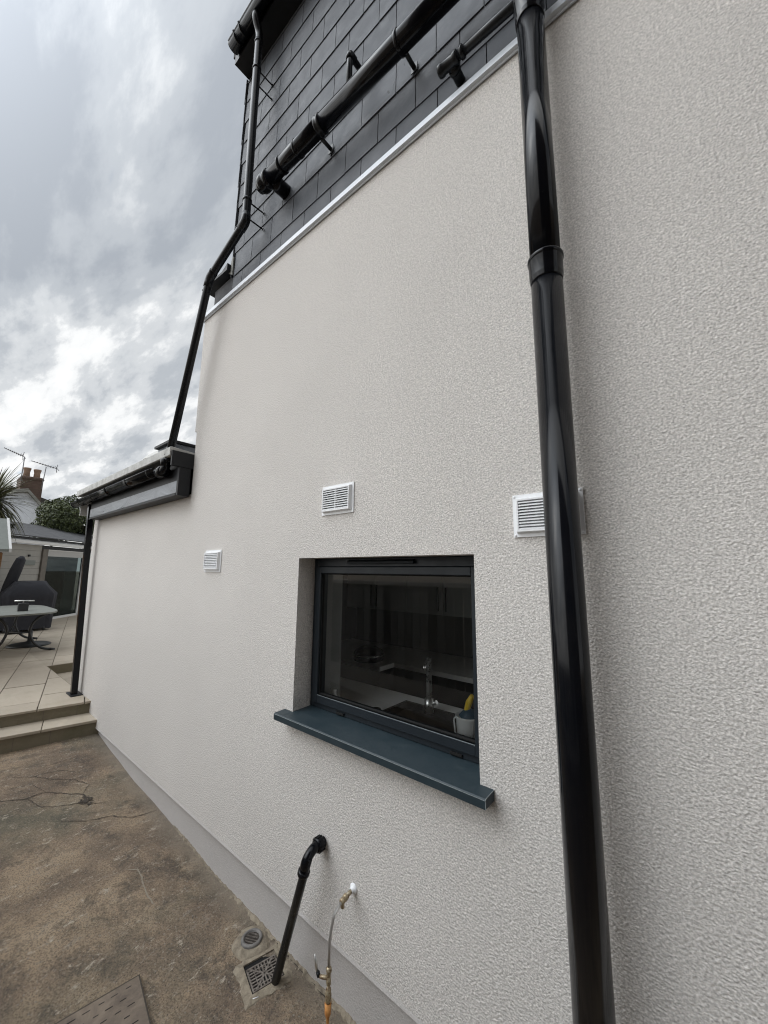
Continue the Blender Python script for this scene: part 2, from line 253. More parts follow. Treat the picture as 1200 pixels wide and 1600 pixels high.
# ------------------------------------------------------------------ mesh builder
class MB:
    def __init__(s): s.v = []; s.f = []; s.sm = []
    def face(s, pts, smooth=False):
        b = len(s.v); s.v += [tuple(p) for p in pts]; s.f.append(tuple(range(b, b + len(pts)))); s.sm.append(smooth)
    def box(s, x0, x1, y0, y1, z0, z1, mat=None):
        P = [Vector((x, y, z)) for x in (x0, x1) for y in (y0, y1) for z in (z0, z1)]
        if mat is not None: P = [mat @ p for p in P]
        b = len(s.v); s.v += [tuple(p) for p in P]
        for q in ((0, 1, 3, 2), (4, 6, 7, 5), (0, 4, 5, 1), (2, 3, 7, 6), (0, 2, 6, 4), (1, 5, 7, 3)):
            s.f.append(tuple(b + i for i in q)); s.sm.append(False)
        return s
    def prism(s, poly, axis, a0, a1, smooth=False):
        # poly: 2-D points in the two other axes (order x,y,z without axis)
        def P(p, a):
            r = list(p); r.insert(axis, a); return r
        n = len(poly); b = len(s.v)
        s.v += [tuple(P(p, a0)) for p in poly] + [tuple(P(p, a1)) for p in poly]
        s.f.append(tuple(b + i for i in range(n))[::-1]); s.sm.append(False)
        s.f.append(tuple(b + n + i for i in range(n))); s.sm.append(False)
        for i in range(n):
            j = (i + 1) % n; s.f.append((b + i, b + j, b + n + j, b + n + i)); s.sm.append(smooth)
        return s
    def tube(s, path, r, seg=20, cap=True, start=None):
        path = [Vector(p) for p in path]; n = len(path); rs = r if isinstance(r, (list, tuple)) else [r] * n
        t0 = (path[1] - path[0]).normalized(); ref = Vector((0, 0, 1)) if abs(t0.z) < 0.9 else Vector((1, 0, 0))
        nx = t0.cross(ref).normalized(); b = len(s.v); prev = t0
        for i, p in enumerate(path):
            if i == 0: t = t0
            elif i == n - 1: t = (path[i] - path[i - 1]).normalized()
            else:
                t = ((path[i + 1] - p).normalized() + (p - path[i - 1]).normalized())
                t = t.normalized() if t.length > 1e-6 else prev
            q = prev.rotation_difference(t); nx = (q @ nx).normalized(); prev = t; ny = t.cross(nx)
            for k in range(seg):
                a = 2 * math.pi * k / seg; s.v.append(tuple(p + (nx * math.cos(a) + ny * math.sin(a)) * rs[i]))
        for i in range(n - 1):
            for k in range(seg):
                k2 = (k + 1) % seg; s.f.append((b + i * seg + k, b + i * seg + k2, b + (i + 1) * seg + k2, b + (i + 1) * seg + k)); s.sm.append(True)
        if cap:
            s.f.append(tuple(b + k for k in range(seg))[::-1]); s.sm.append(False)
            s.f.append(tuple(b + (n - 1) * seg + k for k in range(seg))); s.sm.append(False)
        return s
    def lathe(s, prof, c=(0, 0, 0), axis=(0, 0, 1), seg=28):
        ax = Vector(axis).normalized(); c = Vector(c)
        return s.tube_prof([(c + ax * h, r) for r, h in prof], ax, seg)
    def tube_prof(s, pr, ax, seg=28):
        ref = Vector((0, 0, 1)) if abs(ax.z) < 0.9 else Vector((1, 0, 0)); nx = ax.cross(ref).normalized(); ny = ax.cross(nx); b = len(s.v)
        for p, r in pr:
            for k in range(seg):
                a = 2 * math.pi * k / seg; s.v.append(tuple(p + (nx * math.cos(a) + ny * math.sin(a)) * max(r, 1e-5)))
        for i in range(len(pr) - 1):
            for k in range(seg):
                k2 = (k + 1) % seg; s.f.append((b + i * seg + k, b + i * seg + k2, b + (i + 1) * seg + k2, b + (i + 1) * seg + k)); s.sm.append(True)
        s.f.append(tuple(b + k for k in range(seg))[::-1]); s.sm.append(False)
        s.f.append(tuple(b + (len(pr) - 1) * seg + k for k in range(seg))); s.sm.append(False)
        return s
    def build(s, name, mat, parent=None, bevel=0.0, loc=None, fix=True, origin=None):
        me = bpy.data.meshes.new(name)
        vs = s.v
        if origin is not None: vs = [tuple(Vector(p) - Vector(origin)) for p in vs]
        me.from_pydata(vs, [], s.f); me.polygons.foreach_set('use_smooth', s.sm); me.materials.append(M[mat].m if isinstance(mat, str) else mat.m)
        if fix:
            import bmesh
            bm = bmesh.new(); bm.from_mesh(me); bmesh.ops.recalc_face_normals(bm, faces=bm.faces); bm.to_mesh(me); bm.free()
        me.update(); o = bpy.data.objects.new(name, me); COL.objects.link(o)
        if origin is not None: o.location = origin
        if parent: o.parent = parent; o.matrix_parent_inverse = Matrix.Identity(4)
        if bevel:
            b = o.modifiers.new('bevel', 'BEVEL'); b.width = bevel; b.segments = 2; b.limit_method = 'ANGLE'; b.angle_limit = R(40)
        return o
def rpath(pts, rad, n=8):
    pts = [Vector(p) for p in pts]; out = [pts[0]]
    for i in range(1, len(pts) - 1):
        a = (pts[i - 1] - pts[i]).normalized(); b = (pts[i + 1] - pts[i]).normalized()
        d = min(rad, (pts[i - 1] - pts[i]).length * 0.49, (pts[i + 1] - pts[i]).length * 0.49)
        p0 = pts[i] + a * d; p2 = pts[i] + b * d
        for k in range(n + 1):
            t = k / n; out.append(p0 * (1 - t) ** 2 + pts[i] * 2 * t * (1 - t) + p2 * t * t)
    out.append(pts[-1]); return out
def tag(o, label=None, cat=None, group=None, kind=None):
    if label: o['label'] = label
    if cat: o['category'] = cat
    if group: o['group'] = group
    if kind: o['kind'] = kind
    return o
def thing(name, label, cat, loc=(0, 0, 0), group=None):
    o = bpy.data.objects.new(name, None); COL.objects.link(o); o.empty_display_size = 0.1; o.location = loc
    return tag(o, label, cat, group)
def T(root, mb, name, mat, bevel=0.0, parent=None):
    """build mb (world coordinates) as a part of root, or of parent which itself sits on root"""
    loc = Vector(root.location)
    mb.v = [tuple(Vector(p) - loc) for p in mb.v]
    return mb.build(name, mat, parent or root, bevel)

# ------------------------------------------------------------------ ground
GX = [(-300, .2), (-9, .2), (-5.48, .200), (-4.9, .150), (-4.35, .104), (-3.8, .076), (-2.85, .031), (-1.44, .0), (0.5, -.02), (3, -.03), (300, -.03)]
def gz(x):
    for (a, za), (b, zb) in zip(GX, GX[1:]):
        if a <= x <= b: return za + (zb - za) * (x - a) / (b - a)
    return 0.2
def gzz(x, y): return gz(x) + 0.006 * math.sin(x * 3.1 + y * 2.3) + 0.004 * math.sin(x * 7.7 - y * 5.1)
def frange(a, b, s):
    n = int(round((b - a) / s)); return [a + (b - a) * i / n for i in range(n + 1)]
gx = [-300, -60, -20, -9] + frange(-7, 3, 0.1) + [8, 30, 300]; gy = [-300, -40, -10, -4] + frange(-3, 0.2, 0.1) + [1, 4, 20, 300]
mb = MB(); hole = (-2.05, -1.85, -0.2, -0.0)
rnd = random.Random(3)
vi = {}
for i, x in enumerate(gx):
    for j, y in enumerate(gy):
        near = -6 < x < 2 and -3 < y < 0.1
        z = gz(x) + (0.006 * math.sin(x * 3.1 + y * 2.3) + 0.004 * math.sin(x * 7.7 - y * 5.1) + rnd.uniform(-.0015, .0015) if near else 0)
        vi[i, j] = len(mb.v); mb.v.append((x, y, z))
for i in range(len(gx) - 1):
    for j in range(len(gy) - 1):
        mb.f.append((vi[i, j], vi[i + 1, j], vi[i + 1, j + 1], vi[i, j + 1])); mb.sm.append(True)
ground = mb.build('ground', 'concrete', fix=False); tag(ground, 'stained brown concrete yard beside the rendered wall', 'ground', kind='structure')
def strip(pts, w, name, mat, lift=0.0045, seedv=1):
    rr = random.Random(seedv); P = []
    for a, b in zip(pts, pts[1:]):
        a = Vector(a); b = Vector(b); n = max(2, int((b - a).length / 0.012))
        for k in range(n): P.append(a.lerp(b, k / n))
    P.append(Vector(pts[-1])); m_ = MB(); L = []
    o = 0.0; o2 = 0
    for i, p in enumerate(P):
        t = (P[min(i + 1, len(P) - 1)] - P[max(i - 1, 0)]).normalized(); nrm = Vector((-t.y, t.x)); o = o * 0.8 + rr.uniform(-.004, .004); ww = w * rr.uniform(0.35, 1.1) * min(1, 0.25 + i / 5, 0.25 + (len(P) - 1 - i) / 5)
        for sgn in (-1, 1):
            q = p + nrm * (o + sgn * ww / 2); near = True
            z = gz(q.x) + 0.006 * math.sin(q.x * 3.1 + q.y * 2.3) + 0.004 * math.sin(q.x * 7.7 - q.y * 5.1) + lift
            m_.v.append((q.x, q.y, z))
        if i: b = 2 * (i - 1); m_.f.append((b, b + 1, b + 3, b + 2)); m_.sm.append(False)
    return m_.build(name, mat, ground, fix=False)
cracks = [([(-4.10, -.56), (-3.95, -.42), (-3.86, -.26), (-3.74, -.17), (-3.70, -.08), (-3.68, .01)], .007),
          ([(-4.95, -.95), (-4.68, -.83), (-4.60, -.68), (-4.62, -.56), (-4.50, -.45), (-4.37, -.34), (-4.20, -.33)], .010),
          ([(-4.60, -.68), (-4.40, -.62), (-4.30, -.50), (-4.24, -.35), (-4.14, -.30), (-4.10, -.22)], .007),
          ([(-4.95, -.60), (-4.8, -.5), (-4.66, -.34), (-4.50, -.27), (-4.37, -.34)], .006),
          ([(-5.05, -.75), (-4.93, -.6), (-4.9, -.42), (-4.78, -.3)], .006),
          ([(-5.15, -.62), (-5.05, -.45), (-5.08, -.30), (-4.98, -.2)], .005),
          ([(-4.62, -.56), (-4.8, -.62), (-4.85, -.78)], .005), ([(-2.05, .02), (-1.95, .015), (-1.78, .02), (-1.62, .012), (-1.52, .022)], .006)]
for k, (p, w) in enumerate(cracks): strip(p, w, 'crack', 'crack', seedv=k + 3)
pm = MB()
for k in range(60):
    a = rnd.uniform(0, 6.28); q = Vector((-4.25, -.345)) + Vector((math.cos(a) * rnd.uniform(0, .10), math.sin(a) * rnd.uniform(0, .055))); s_ = rnd.uniform(.004, .016)
    z = gzz(q.x, q.y) + .004 + k * .00008; n_ = 7
    pm.face([(q.x + s_ * rnd.uniform(.5, 1.2) * math.cos(6.28 * t / n_), q.y + s_ * rnd.uniform(.4, .9) * math.sin(6.28 * t / n_), z) for t in range(n_)])
pm.build('crumbled_patch', 'crack', ground, fix=False)
for k, (p, w) in enumerate([([(-3.17, -.36), (-3.12, -.31), (-2.98, -.315), (-2.91, -.325), (-2.76, -.335)], .011), ([(-2.99, -.31), (-2.96, -.27)], .007)]):
    strip(p, w, 'pale_scrape', 'scrape', seedv=k + 20)

# ragged mortar fillet where the yard meets the plinth
mb = MB(); rr = random.Random(31); x = -3.4; bb = 0; n_ = 0
while x < -.9:
    w_ = rr.uniform(.004, .03) * (1.0 if x > -2.5 else .5)
    if rr.random() < .12: w_ *= 1.6
    zb = gzz(x, .0)
    mb.v += [(x, .0298, zb + .006 + rr.uniform(0, .010)), (x, .0298 - w_ * .5, zb + .007), (x, .0298 - w_, zb - .003)]
    if n_: q = 3 * n_; mb.f += [(q - 3, q - 2, q + 1, q), (q - 2, q - 1, q + 2, q + 1)]; mb.sm += [False, False]
    n_ += 1; x += rr.uniform(.008, .022)
mb.build('mortar_fillet', 'mortar', ground, fix=False)
# small stones and grit lying loose
mb = MB()
for k in range(420):
    x = rnd.uniform(-3.4, -1.3); y = rnd.uniform(-1.1, .0) if rnd.random() < .55 else rnd.uniform(-.12, .025); s_ = rnd.uniform(.002, .0065); z = gz(x) + 0.006 * math.sin(x * 3.1 + y * 2.3) + 0.004 * math.sin(x * 7.7 - y * 5.1)
    c0 = Vector((x, y, z + s_ * .6)); pts = [c0 + Vector((rnd.uniform(.6, 1) * s_ * a, rnd.uniform(.6, 1) * s_ * b, rnd.uniform(.4, .8) * s_ * c)) for a, b, c in ((1, 0, 0), (-1, 0, 0), (0, 1, 0), (0, -1, 0), (0, 0, 1), (0, 0, -1))]
    b = len(mb.v); mb.v += [tuple(p) for p in pts]
    for t in ((0, 2, 4), (2, 1, 4), (1, 3, 4), (3, 0, 4), (2, 0, 5), (1, 2, 5), (3, 1, 5), (0, 3, 5)): mb.f.append(tuple(b + q for q in t)); mb.sm.append(False)
tag(mb.build('loose_grit', 'scrape', fix=False), 'small pale stones and grit scattered on the concrete', 'grit', kind='stuff')

# ------------------------------------------------------------------ steps, terrace
def slabs(mb, poly_fn, x0, x1, y0, y1, sx_, sy_, z0, z1, rot, piv, gap=.006, stag=True, keep=None):
    """paving grid in a frame turned by rot about piv"""
    Rm = Matrix.Translation(Vector((piv[0], piv[1], 0))) @ Matrix.Rotation(rot, 4, 'Z'); r = 0
    y = y0
    while y < y1 - 1e-4:
        ye = min(y + sy_, y1); x = x0 - (sx_ * .5 if (stag and r % 2) else 0)
        while x < x1 - 1e-4:
            xs = max(x, x0); xe = min(x + sx_, x1)
            if xe - xs > .03 and (keep is None or keep(Rm @ Vector(((xs + xe) / 2, (y + ye) / 2, 0)))):
                dz = random.uniform(-.0015, .0015); mb.box(xs + gap / 2, xe - gap / 2, y + gap / 2, ye - gap / 2, z0, z1 + dz, Rm)
            x += sx_
        y = ye; r += 1
# steps turned a little from the house: local y runs along the step edge (towards -Y world), local x towards the garden
SR = R(-12.5)
def sp(x, y): # step frame: origin where the upper riser meets the wall
    q = Matrix.Rotation(SR, 2) @ Vector((x, y)); return (-5.77 + q.x, q.y)
terr = thing('steps', 'two sandstone steps with mossy risers up to the garden terrace', 'steps', (-5.6, -.5, .2)); terr['kind'] = 'structure'
del terr['category']; 
def rotbox(mb, x0, x1, y0, y1, z0, z1):
    Rm = Matrix.Translation(Vector((-5.77, 0, 0))) @ Matrix.Rotation(SR, 4, 'Z'); mb.box(x0, x1, y0, y1, z0, z1, Rm)
# upper level front edge local x=0 ; lower step local x in (0,.31)
b = MB(); rotbox(b, .03, .285, -3.4, .15, .0, .335); T(terr, b, 'riser', 'riser')
b = MB(); rotbox(b, -.4, -.02, -3.4, .15, .0, .475); T(terr, b, 'riser', 'riser')
b = MB()
for y in (-.33, -.62, -1.05, -1.6, -2.2): rotbox(b, .285, .2865, y - .004, y + .004, .1, .334); 
for y in (-.12, -.42, -.9, -1.5, -2.1): rotbox(b, -.02, -.0185, y - .004, y + .004, .365, .474)
T(terr, b, 'joint', 'mortar_dark')
b = MB()
ys = [.15, -.41, -1.02, -1.6, -2.2, -2.8, -3.4]
for a, c_ in zip(ys, ys[1:]): rotbox(b, -.02, .305, c_ + .003, a - .003, .337, .365)
T(terr, b, 'tread', 'paving', 0.003)
tp = thing('terrace', 'pale sandstone terrace paving behind the house', 'terrace', (-10, 0, .3)); tp['kind'] = 'structure'; del tp['category']
Rm = Matrix.Translation(Vector((-5.77, 0, 0))) @ Matrix.Rotation(SR, 4, 'Z'); Ri = Rm.inverted()
def keepT(p): return not (p.y > 0.0 and p.x > -8.35) and p.y < 12
b = MB()
def clip(poly, ax_, val, keep_less):
    out = []
    for k in range(len(poly)):
        p, q = poly[k], poly[(k + 1) % len(poly)]
        ip = (p[ax_] <= val) == keep_less; iq = (q[ax_] <= val) == keep_less
        if ip: out.append(p)
        if ip != iq: f_ = (val - p[ax_]) / (q[ax_] - p[ax_]); out.append((p[0] + f_ * (q[0] - p[0]), p[1] + f_ * (q[1] - p[1])))
    return out
g = .011; wrow = .42; yv = -7.2; r = 0
while yv < 9.0:
    xe = 0.01; xw = (.35, .62, .9)[r % 3]
    while xe > -14.5:
        xs = xe - xw
        poly = [(Rm @ Vector((px_, py_, 0)))[:2] for px_, py_ in ((xs + g / 2, yv + g / 2), (xe - g / 2, yv + g / 2), (xe - g / 2, yv + wrow - g / 2), (xs + g / 2, yv + wrow - g / 2))]
        zt_ = .50 + random.uniform(-.002, .002)
        A_ = clip(poly, 1, .0, True); B_ = clip(clip(poly, 1, .0, False), 0, -8.3, True)
        for P_ in (A_, B_):
            if len(P_) > 2: b.prism(P_, 2, .478, zt_)
        xe = xs; xw = .9
    yv += wrow; r += 1
T(tp, b, 'paving', 'paving')
b = MB(); b.box(-18.5, -6.0, -8, -.001, .19, .490); b.box(-18.5, -8.301, -.001, 9, .19, .4895); T(tp, b, 'base', 'mortar_dark')
b = MB(); b.box(-8.298, -8.286, .014, 3, .361, .494); b.box(-8.298, -6.55, .001, .013, .361, .494); T(tp, b, 'edging', 'riser')
b = MB()
for i in range(5):
    for j in range(6): b.box(-8.28 + i * .45, -8.28 + i * .45 + .444, .0 + j * .6, .6 * j + .594, .30, .36)
T(tp, b, 'lower_paving', 'paving')

# ------------------------------------------------------------------ house
house = thing('house', 'pale textured rendered house wall with black slate cladding above', 'house', (-1.5, 0, 0))
WX0, WX1, WZ0, WZ1 = -1.930, -0.747, 1.235, 2.135
b = MB()
ZB, ZT, ZE = .276, 4.485, 2.74; XR = 4.5
def wallquad(x0, x1, z0, z1): b.face([(x0, 0, z0), (x1, 0, z0), (x1, 0, z1), (x0, 0, z1)])
def grid(xs, zs, skip):
    for a, c_ in zip(xs, xs[1:]):
        for d, e in zip(zs, zs[1:]):
            if not skip((a + c_) / 2, (d + e) / 2): wallquad(a, c_, d, e)
xs = [-6.56, -3.535, WX0, WX1, XR]; zs = [ZB, WZ0, WZ1, ZE, ZT]
grid(xs, zs, lambda x, z: (WX0 < x < WX1 and WZ0 < z < WZ1) or (x < -3.535 and z > ZE))
b.face([(-3.57, 0, 3.34), (-3.535, 0, 3.34), (-3.535, 0, ZT), (-3.57, 0, ZT)])
# reveals, underside lip, ends, top
b.face([(WX0, 0, WZ0), (WX0, .2, WZ0), (WX0, .2, WZ1), (WX0, 0, WZ1)]); b.face([(WX1, 0, WZ0), (WX1, .2, WZ0), (WX1, .2, WZ1), (WX1, 0, WZ1)])
b.face([(WX0, 0, WZ1), (WX1, 0, WZ1), (WX1, .2, WZ1), (WX0, .2, WZ1)]); b.face([(WX0, 0, WZ0), (WX1, 0, WZ0), (WX1, .2, WZ0), (WX0, .2, WZ0)])
b.face([(-6.56, 0, ZB), (XR, 0, ZB), (XR, .032, ZB), (-6.56, .032, ZB)])
b.face([(-3.57, 0, ZT), (XR, 0, ZT), (XR, .35, ZT), (-3.57, .35, ZT)]); b.face([(-6.56, 0, ZE), (-3.535, 0, ZE), (-3.535, .35, ZE), (-6.56, .35, ZE)])
b.face([(-6.56, 0, ZB), (-6.56, 5, ZB), (-6.56, 5, ZE), (-6.56, 0, ZE)]); b.face([(-3.57, 0, 3.34), (-3.57, 5, 3.34), (-3.57, 5, ZT), (-3.57, 0, ZT)])
b.face([(-3.535, 0, ZE), (-3.535, 5, ZE), (-3.535, 5, 3.34), (-3.535, 0, 3.34)]); b.face([(-3.57, 0, 3.34), (-3.535, 0, 3.34), (-3.535, 5, 3.34), (-3.57, 5, 3.34)])
b.face([(XR, 0, 2.4), (XR, 5, 2.4), (XR, 5, ZT), (XR, 0, ZT)]); b.face([(XR, 0, ZB), (XR, .4, ZB), (XR, .4, 2.4), (XR, 0, 2.4)]); b.face([(-6.56, 5, ZB), (-.3, 5, ZB), (-.3, 5, ZT), (-6.56, 5, ZT)])  # unseen openings added in end and rear walls to let daylight into the kitchen
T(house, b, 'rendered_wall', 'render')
b = MB(); b.prism([(-.004, ZB - .004), (.0, ZB + .010), (.03, ZB + .002), (.03, ZB - .004)], 0, -6.5, XR); T(house, b, 'bellcast_bead', 'plinth')
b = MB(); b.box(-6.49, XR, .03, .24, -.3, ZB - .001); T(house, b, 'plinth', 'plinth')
# trim over the render
b = MB(); b.prism([(-.030, 4.488), (-.030, 4.498), (-.026, 4.532), (.0, 4.540), (.16, 4.545), (.16, 4.487), (-.004, 4.487), (-.006, 4.478), (-.012, 4.478), (-.014, 4.488)], 0, -3.60, .62); T(house, b, 'white_drip_trim', 'trim', 0.001)
b = MB(); b.prism([(-.031, 4.487), (-.031, 4.497), (-.027, 4.531), (.0, 4.539), (.16, 4.544), (.16, 4.486), (-.004, 4.486), (-.006, 4.477), (-.012, 4.477), (-.014, 4.487)], 0, .624, XR); T(house, b, 'white_drip_trim', 'trim', 0.001)
b = MB(); b.box(-3.465, -3.095, .03, .18, 4.541, 4.77); T(house, b, 'parapet_upstand', 'felt')
b = MB(); b.prism([(-3.62, 4.842), (-3.62, 4.826), (-3.21, 4.790), (-3.12, 4.79), (-3.12, 4.86), (-3.22, 4.822)], 1, -.035, .32); T(house, b, 'dark_capping', 'board', 0.002)
b = MB(); b.prism([(-3.17, 4.80), (-3.085, 4.74), (-3.085, 4.93), (-3.11, 4.92), (-3.13, 4.86)], 1, .0, .012); T(house, b, 'lead_soaker', 'verge')
# slates
b = MB(); rr = random.Random(5); SL = .291; G0 = 4.731; GA = .2425; X0 = -3.092; X1 = 3.2
k = -1
while True:
    z0 = G0 + GA * k; z1 = z0 + GA + .05
    if z0 > 6.93: break
    zt = min(z1, 6.965); zb = max(z0, 4.546)
    off = -1.627 + (0 if k % 2 == 0 else SL / 2)
    n0 = math.floor((X0 - off) / SL); x = off + n0 * SL
    while x < X1:
        a = max(x, X0 - .004) + .0026; c_ = min(x + SL, X1) - .0026
        if c_ - a > .02:
            j = rr.uniform(-.0014, .0014); yb = .012 + rr.uniform(-.0008, .0008); yt = .020
            if zb > z0: yb = yb + (yt - yb) * (zb - z0) / (z1 - z0)
            zz = zb + (j if k >= 0 else 0)
            P = [(a, yb, zz), (c_, yb + rr.uniform(-.0006, .0006), zz + rr.uniform(-.001, .001)), (c_, yt, zt), (a, yt, zt)]
            q = [(p[0], p[1] + .0055, p[2]) for p in P]; bb = len(b.v); b.v += P + q
            for f in ((0, 1, 2, 3), (7, 6, 5, 4), (0, 4, 5, 1), (1, 5, 6, 2), (2, 6, 7, 3), (3, 7, 4, 0)): b.f.append(tuple(bb + t for t in f)); b.sm.append(False)
        x += SL
    # return face on the garden side, slates lapping past the corner
    for yk in range(8):
        y0 = .004 + yk * .28 + (.14 if k % 2 else 0) - .14; y1 = y0 + .277
        y0 = max(y0, .002)
        if y1 - y0 < .02: continue
        xb = X0 - .024; xt = X0 - .012
        if k < 0: continue
        P = [(xb, y0, z0), (xb, y1, z0), (xt, y1, zt), (xt, y0, zt)]; q = [(p[0] + .006, p[1], p[2]) for p in P]; bb = len(b.v); b.v += P + q
        for f in ((0, 1, 2, 3), (7, 6, 5, 4), (0, 4, 5, 1), (1, 5, 6, 2), (2, 6, 7, 3), (3, 7, 4, 0)): b.f.append(tuple(bb + t for t in f)); b.sm.append(False)
    k += 1
T(house, b, 'slate_cladding', 'slate')
b = MB(); b.box(X0 - .006, X1, .027, 5, 4.55, 6.97); T(house, b, 'dormer_wall', 'void')
b = MB(); b.box(-3.09, 3.25, -.134, 5.1, 6.965, 7.13); T(house, b, 'eaves_board', 'board')
b = MB(); b.box(-3.16, 3.3, -.12, 5.15, 7.131, 7.19); T(house, b, 'dormer_roof', 'felt')
# extension roof
b = MB(); b.box(-3.56, -3.535, -.193, -.001, 2.972, 3.112); T(house, b, 'roof_end_cap', 'board', 0.003)
b = MB(); b.box(-3.575, -3.537, -.121, -.018, 2.712, 2.970); T(house, b, 'fascia_end_cap', 'board', 0.003)
b = MB(); b.prism([(-.118, 2.742), (-.114, 2.735), (-.114, 2.85), (-.118, 2.85)], 0, -6.33, -3.577); T(house, b, 'metal_fascia', 'lead')
b = MB(); b.box(-6.33, -3.577, -.124, -.002, 2.716, 2.7335); b.box(-6.33, -3.577, -.113, -.06, 2.7345, 2.97); b.box(-6.56, -6.331, -.02, -.004, 2.742, 2.97); b.box(-6.62, -3.562, -.108, -.001, 2.972, 3.06); T(house, b, 'soffit_board', 'board')
b = MB(); b.prism([(-.205, 3.068), (-.190, 3.062), (.1, 3.10), (.1, 3.13), (-.19, 3.148), (-.208, 3.142)], 0, -6.74, -3.562); T(house, b, 'pale_roof_edge', 'roofedge', 0.004)
b = MB(); b.box(-6.7, -3.56, .101, 5.0, 2.98, 3.12); T(house, b, 'flat_roof', 'felt')
b = MB(); b.box(-6.72, -6.70, -.15, 5, 2.80, 3.06); T(house, b, 'end_fascia', 'upvc')
# roof lantern on the extension
lan = thing('roof_lantern', 'low grey roof lantern on the flat roof behind the dark roof end', 'roof lantern', (-5.2, .8, 3.12))
b = MB(); b.box(-5.1, -4.55, .18, 1.5, 3.121, 3.30); T(lan, b, 'kerb', 'verge')
b = MB(); b.prism([(-5.08, 3.301), (-4.56, 3.301), (-4.60, 3.515), (-5.04, 3.515)], 1, .20, 1.48); T(lan, b, 'glazing', 'lead')
b = MB(); b.box(-5.06, -4.58, .16, 1.52, 3.516, 3.545); T(lan, b, 'ridge_cap', 'board')
b = MB(); b.tube([(-4.545, .21, 3.40), (-4.545, .34, 3.30)], .012, 8); T(lan, b, 'glazing_bar', 'upvc')

# ------------------------------------------------------------------ window (part of the house)
YF = .128
def rect_frame(mb, x0, x1, z0, z1, wl_, wr, wb, wt, y0, y1):
    mb.box(x0, x0 + wl_, y0, y1, z0, z1); mb.box(x1 - wr, x1, y0, y1, z0, z1); mb.box(x0 + wl_, x1 - wr, y0, y1, z0, z0 + wb); mb.box(x0 + wl_, x1 - wr, y0, y1, z1 - wt, z1)
def frame_obj(x0, x1, z0, z1, w, y0, y1, name, mat, parent, bev=.003, wb=None, wt=None):
    m_ = MB(); rect_frame(m_, x0, x1, z0, z1, w, w, wb or w, wt or w, y0, y1); return T(house, m_, name, mat, bev, parent)
win = frame_obj(WX0 + .001, WX1 - .001, WZ0 + .012, WZ1 - .001, .034, YF, YF + .07, 'window', 'anth', house, wb=.03, wt=.05)
sash = frame_obj(WX0 + .036, WX1 - .036, WZ0 + .044, WZ1 - .052, .040, YF - .014, YF + .05, 'sash', 'anth', win, wb=.046, wt=.040)
gx0, gx1, gz0, gz1 = WX0 + .077, WX1 - .077, WZ0 + .091, WZ1 - .093
b = MB(); rect_frame(b, gx0, gx1, gz0, gz1, .006, .006, .006, .006, YF + .001, YF + .016); T(house, b, 'glazing_gasket', 'void', 0, win)
b = MB(); b.box(gx0, gx1, YF - .0135, YF + .0005, gz0 - .006, gz0 - .001); T(house, b, 'glazing_bead', 'edge', 0, win)
b = MB(); b.face([(gx0, YF + .018, gz0), (gx1, YF + .018, gz0), (gx1, YF + .018, gz1), (gx0, YF + .018, gz1)]); T(house, b, 'pane', 'glass', 0, win)
b = MB(); b.prism([(YF - .001, 2.103), (YF - .020, 2.100), (YF - .022, 2.112), (YF - .001, 2.124)], 0, -1.62, -1.14); T(house, b, 'trickle_vent', 'anth', 0.001, win)
for x in (-1.66, -.92):
    b = MB(); b.box(x - .03, x + .03, YF - .010, YF - .0005, WZ0 + .018, WZ0 + .030); T(house, b, 'drain_cap', 'void', .002, win)
b = MB(); b.prism([(-.078, 1.203), (-.078, 1.234), (-.073, 1.2385), (YF + .02, 1.2465), (YF + .02, 1.236), (-.001, 1.2335), (-.001, 1.203)], 0, WX0 + .0005, WX1 - .0005)
b.prism([(-.078, 1.203), (-.078, 1.234), (-.073, 1.2385), (-.0012, 1.2415), (-.0012, 1.203)], 0, -2.003, WX0); b.prism([(-.078, 1.203), (-.078, 1.234), (-.073, 1.2385), (-.0012, 1.2415), (-.0012, 1.203)], 0, WX1, -.690)
T(house, b, 'sill', 'sill', 0, win)
b = MB(); b.box(-.6905, -.6885, -.0785, -.0768, 1.203, 1.236); b.prism([(-.0785, 1.2345), (-.0735, 1.2392), (-.0012, 1.2420), (-.0012, 1.2395), (-.0735, 1.2365), (-.0785, 1.2320)], 0, -.6902, -.6888); b.box(-2.0, -.69, -.0788, -.0770, 1.2325, 1.2342); T(house, b, 'sill_trim_edge', 'edge', 0, win)

# kitchen behind the window
kit = thing('kitchen_interior', 'dim kitchen seen through the window', 'kitchen', (-2, 1, .2))
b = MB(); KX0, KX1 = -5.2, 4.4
b.face([(KX0, 2.3, .2), (-.3, 2.3, .2), (-.3, 2.3, 2.7), (KX0, 2.3, 2.7)]); b.face([(KX0, .37, .2), (KX0, 2.3, .2), (KX0, 2.3, 2.7), (KX0, .37, 2.7)]);  # rear wall stops short and right end stays open, added to brighten the room
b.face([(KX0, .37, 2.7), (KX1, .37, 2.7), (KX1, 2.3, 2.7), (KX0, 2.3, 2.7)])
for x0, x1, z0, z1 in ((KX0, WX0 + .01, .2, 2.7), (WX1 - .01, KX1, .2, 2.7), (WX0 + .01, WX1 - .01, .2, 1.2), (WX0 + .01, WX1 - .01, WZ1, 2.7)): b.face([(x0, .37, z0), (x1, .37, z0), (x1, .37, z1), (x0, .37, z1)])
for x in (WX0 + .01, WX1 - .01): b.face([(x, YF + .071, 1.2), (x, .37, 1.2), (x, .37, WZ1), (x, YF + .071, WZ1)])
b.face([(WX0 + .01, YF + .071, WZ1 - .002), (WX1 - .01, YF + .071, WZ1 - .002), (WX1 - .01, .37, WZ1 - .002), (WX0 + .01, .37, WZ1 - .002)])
T(kit, b, 'walls', 'kit_wall')
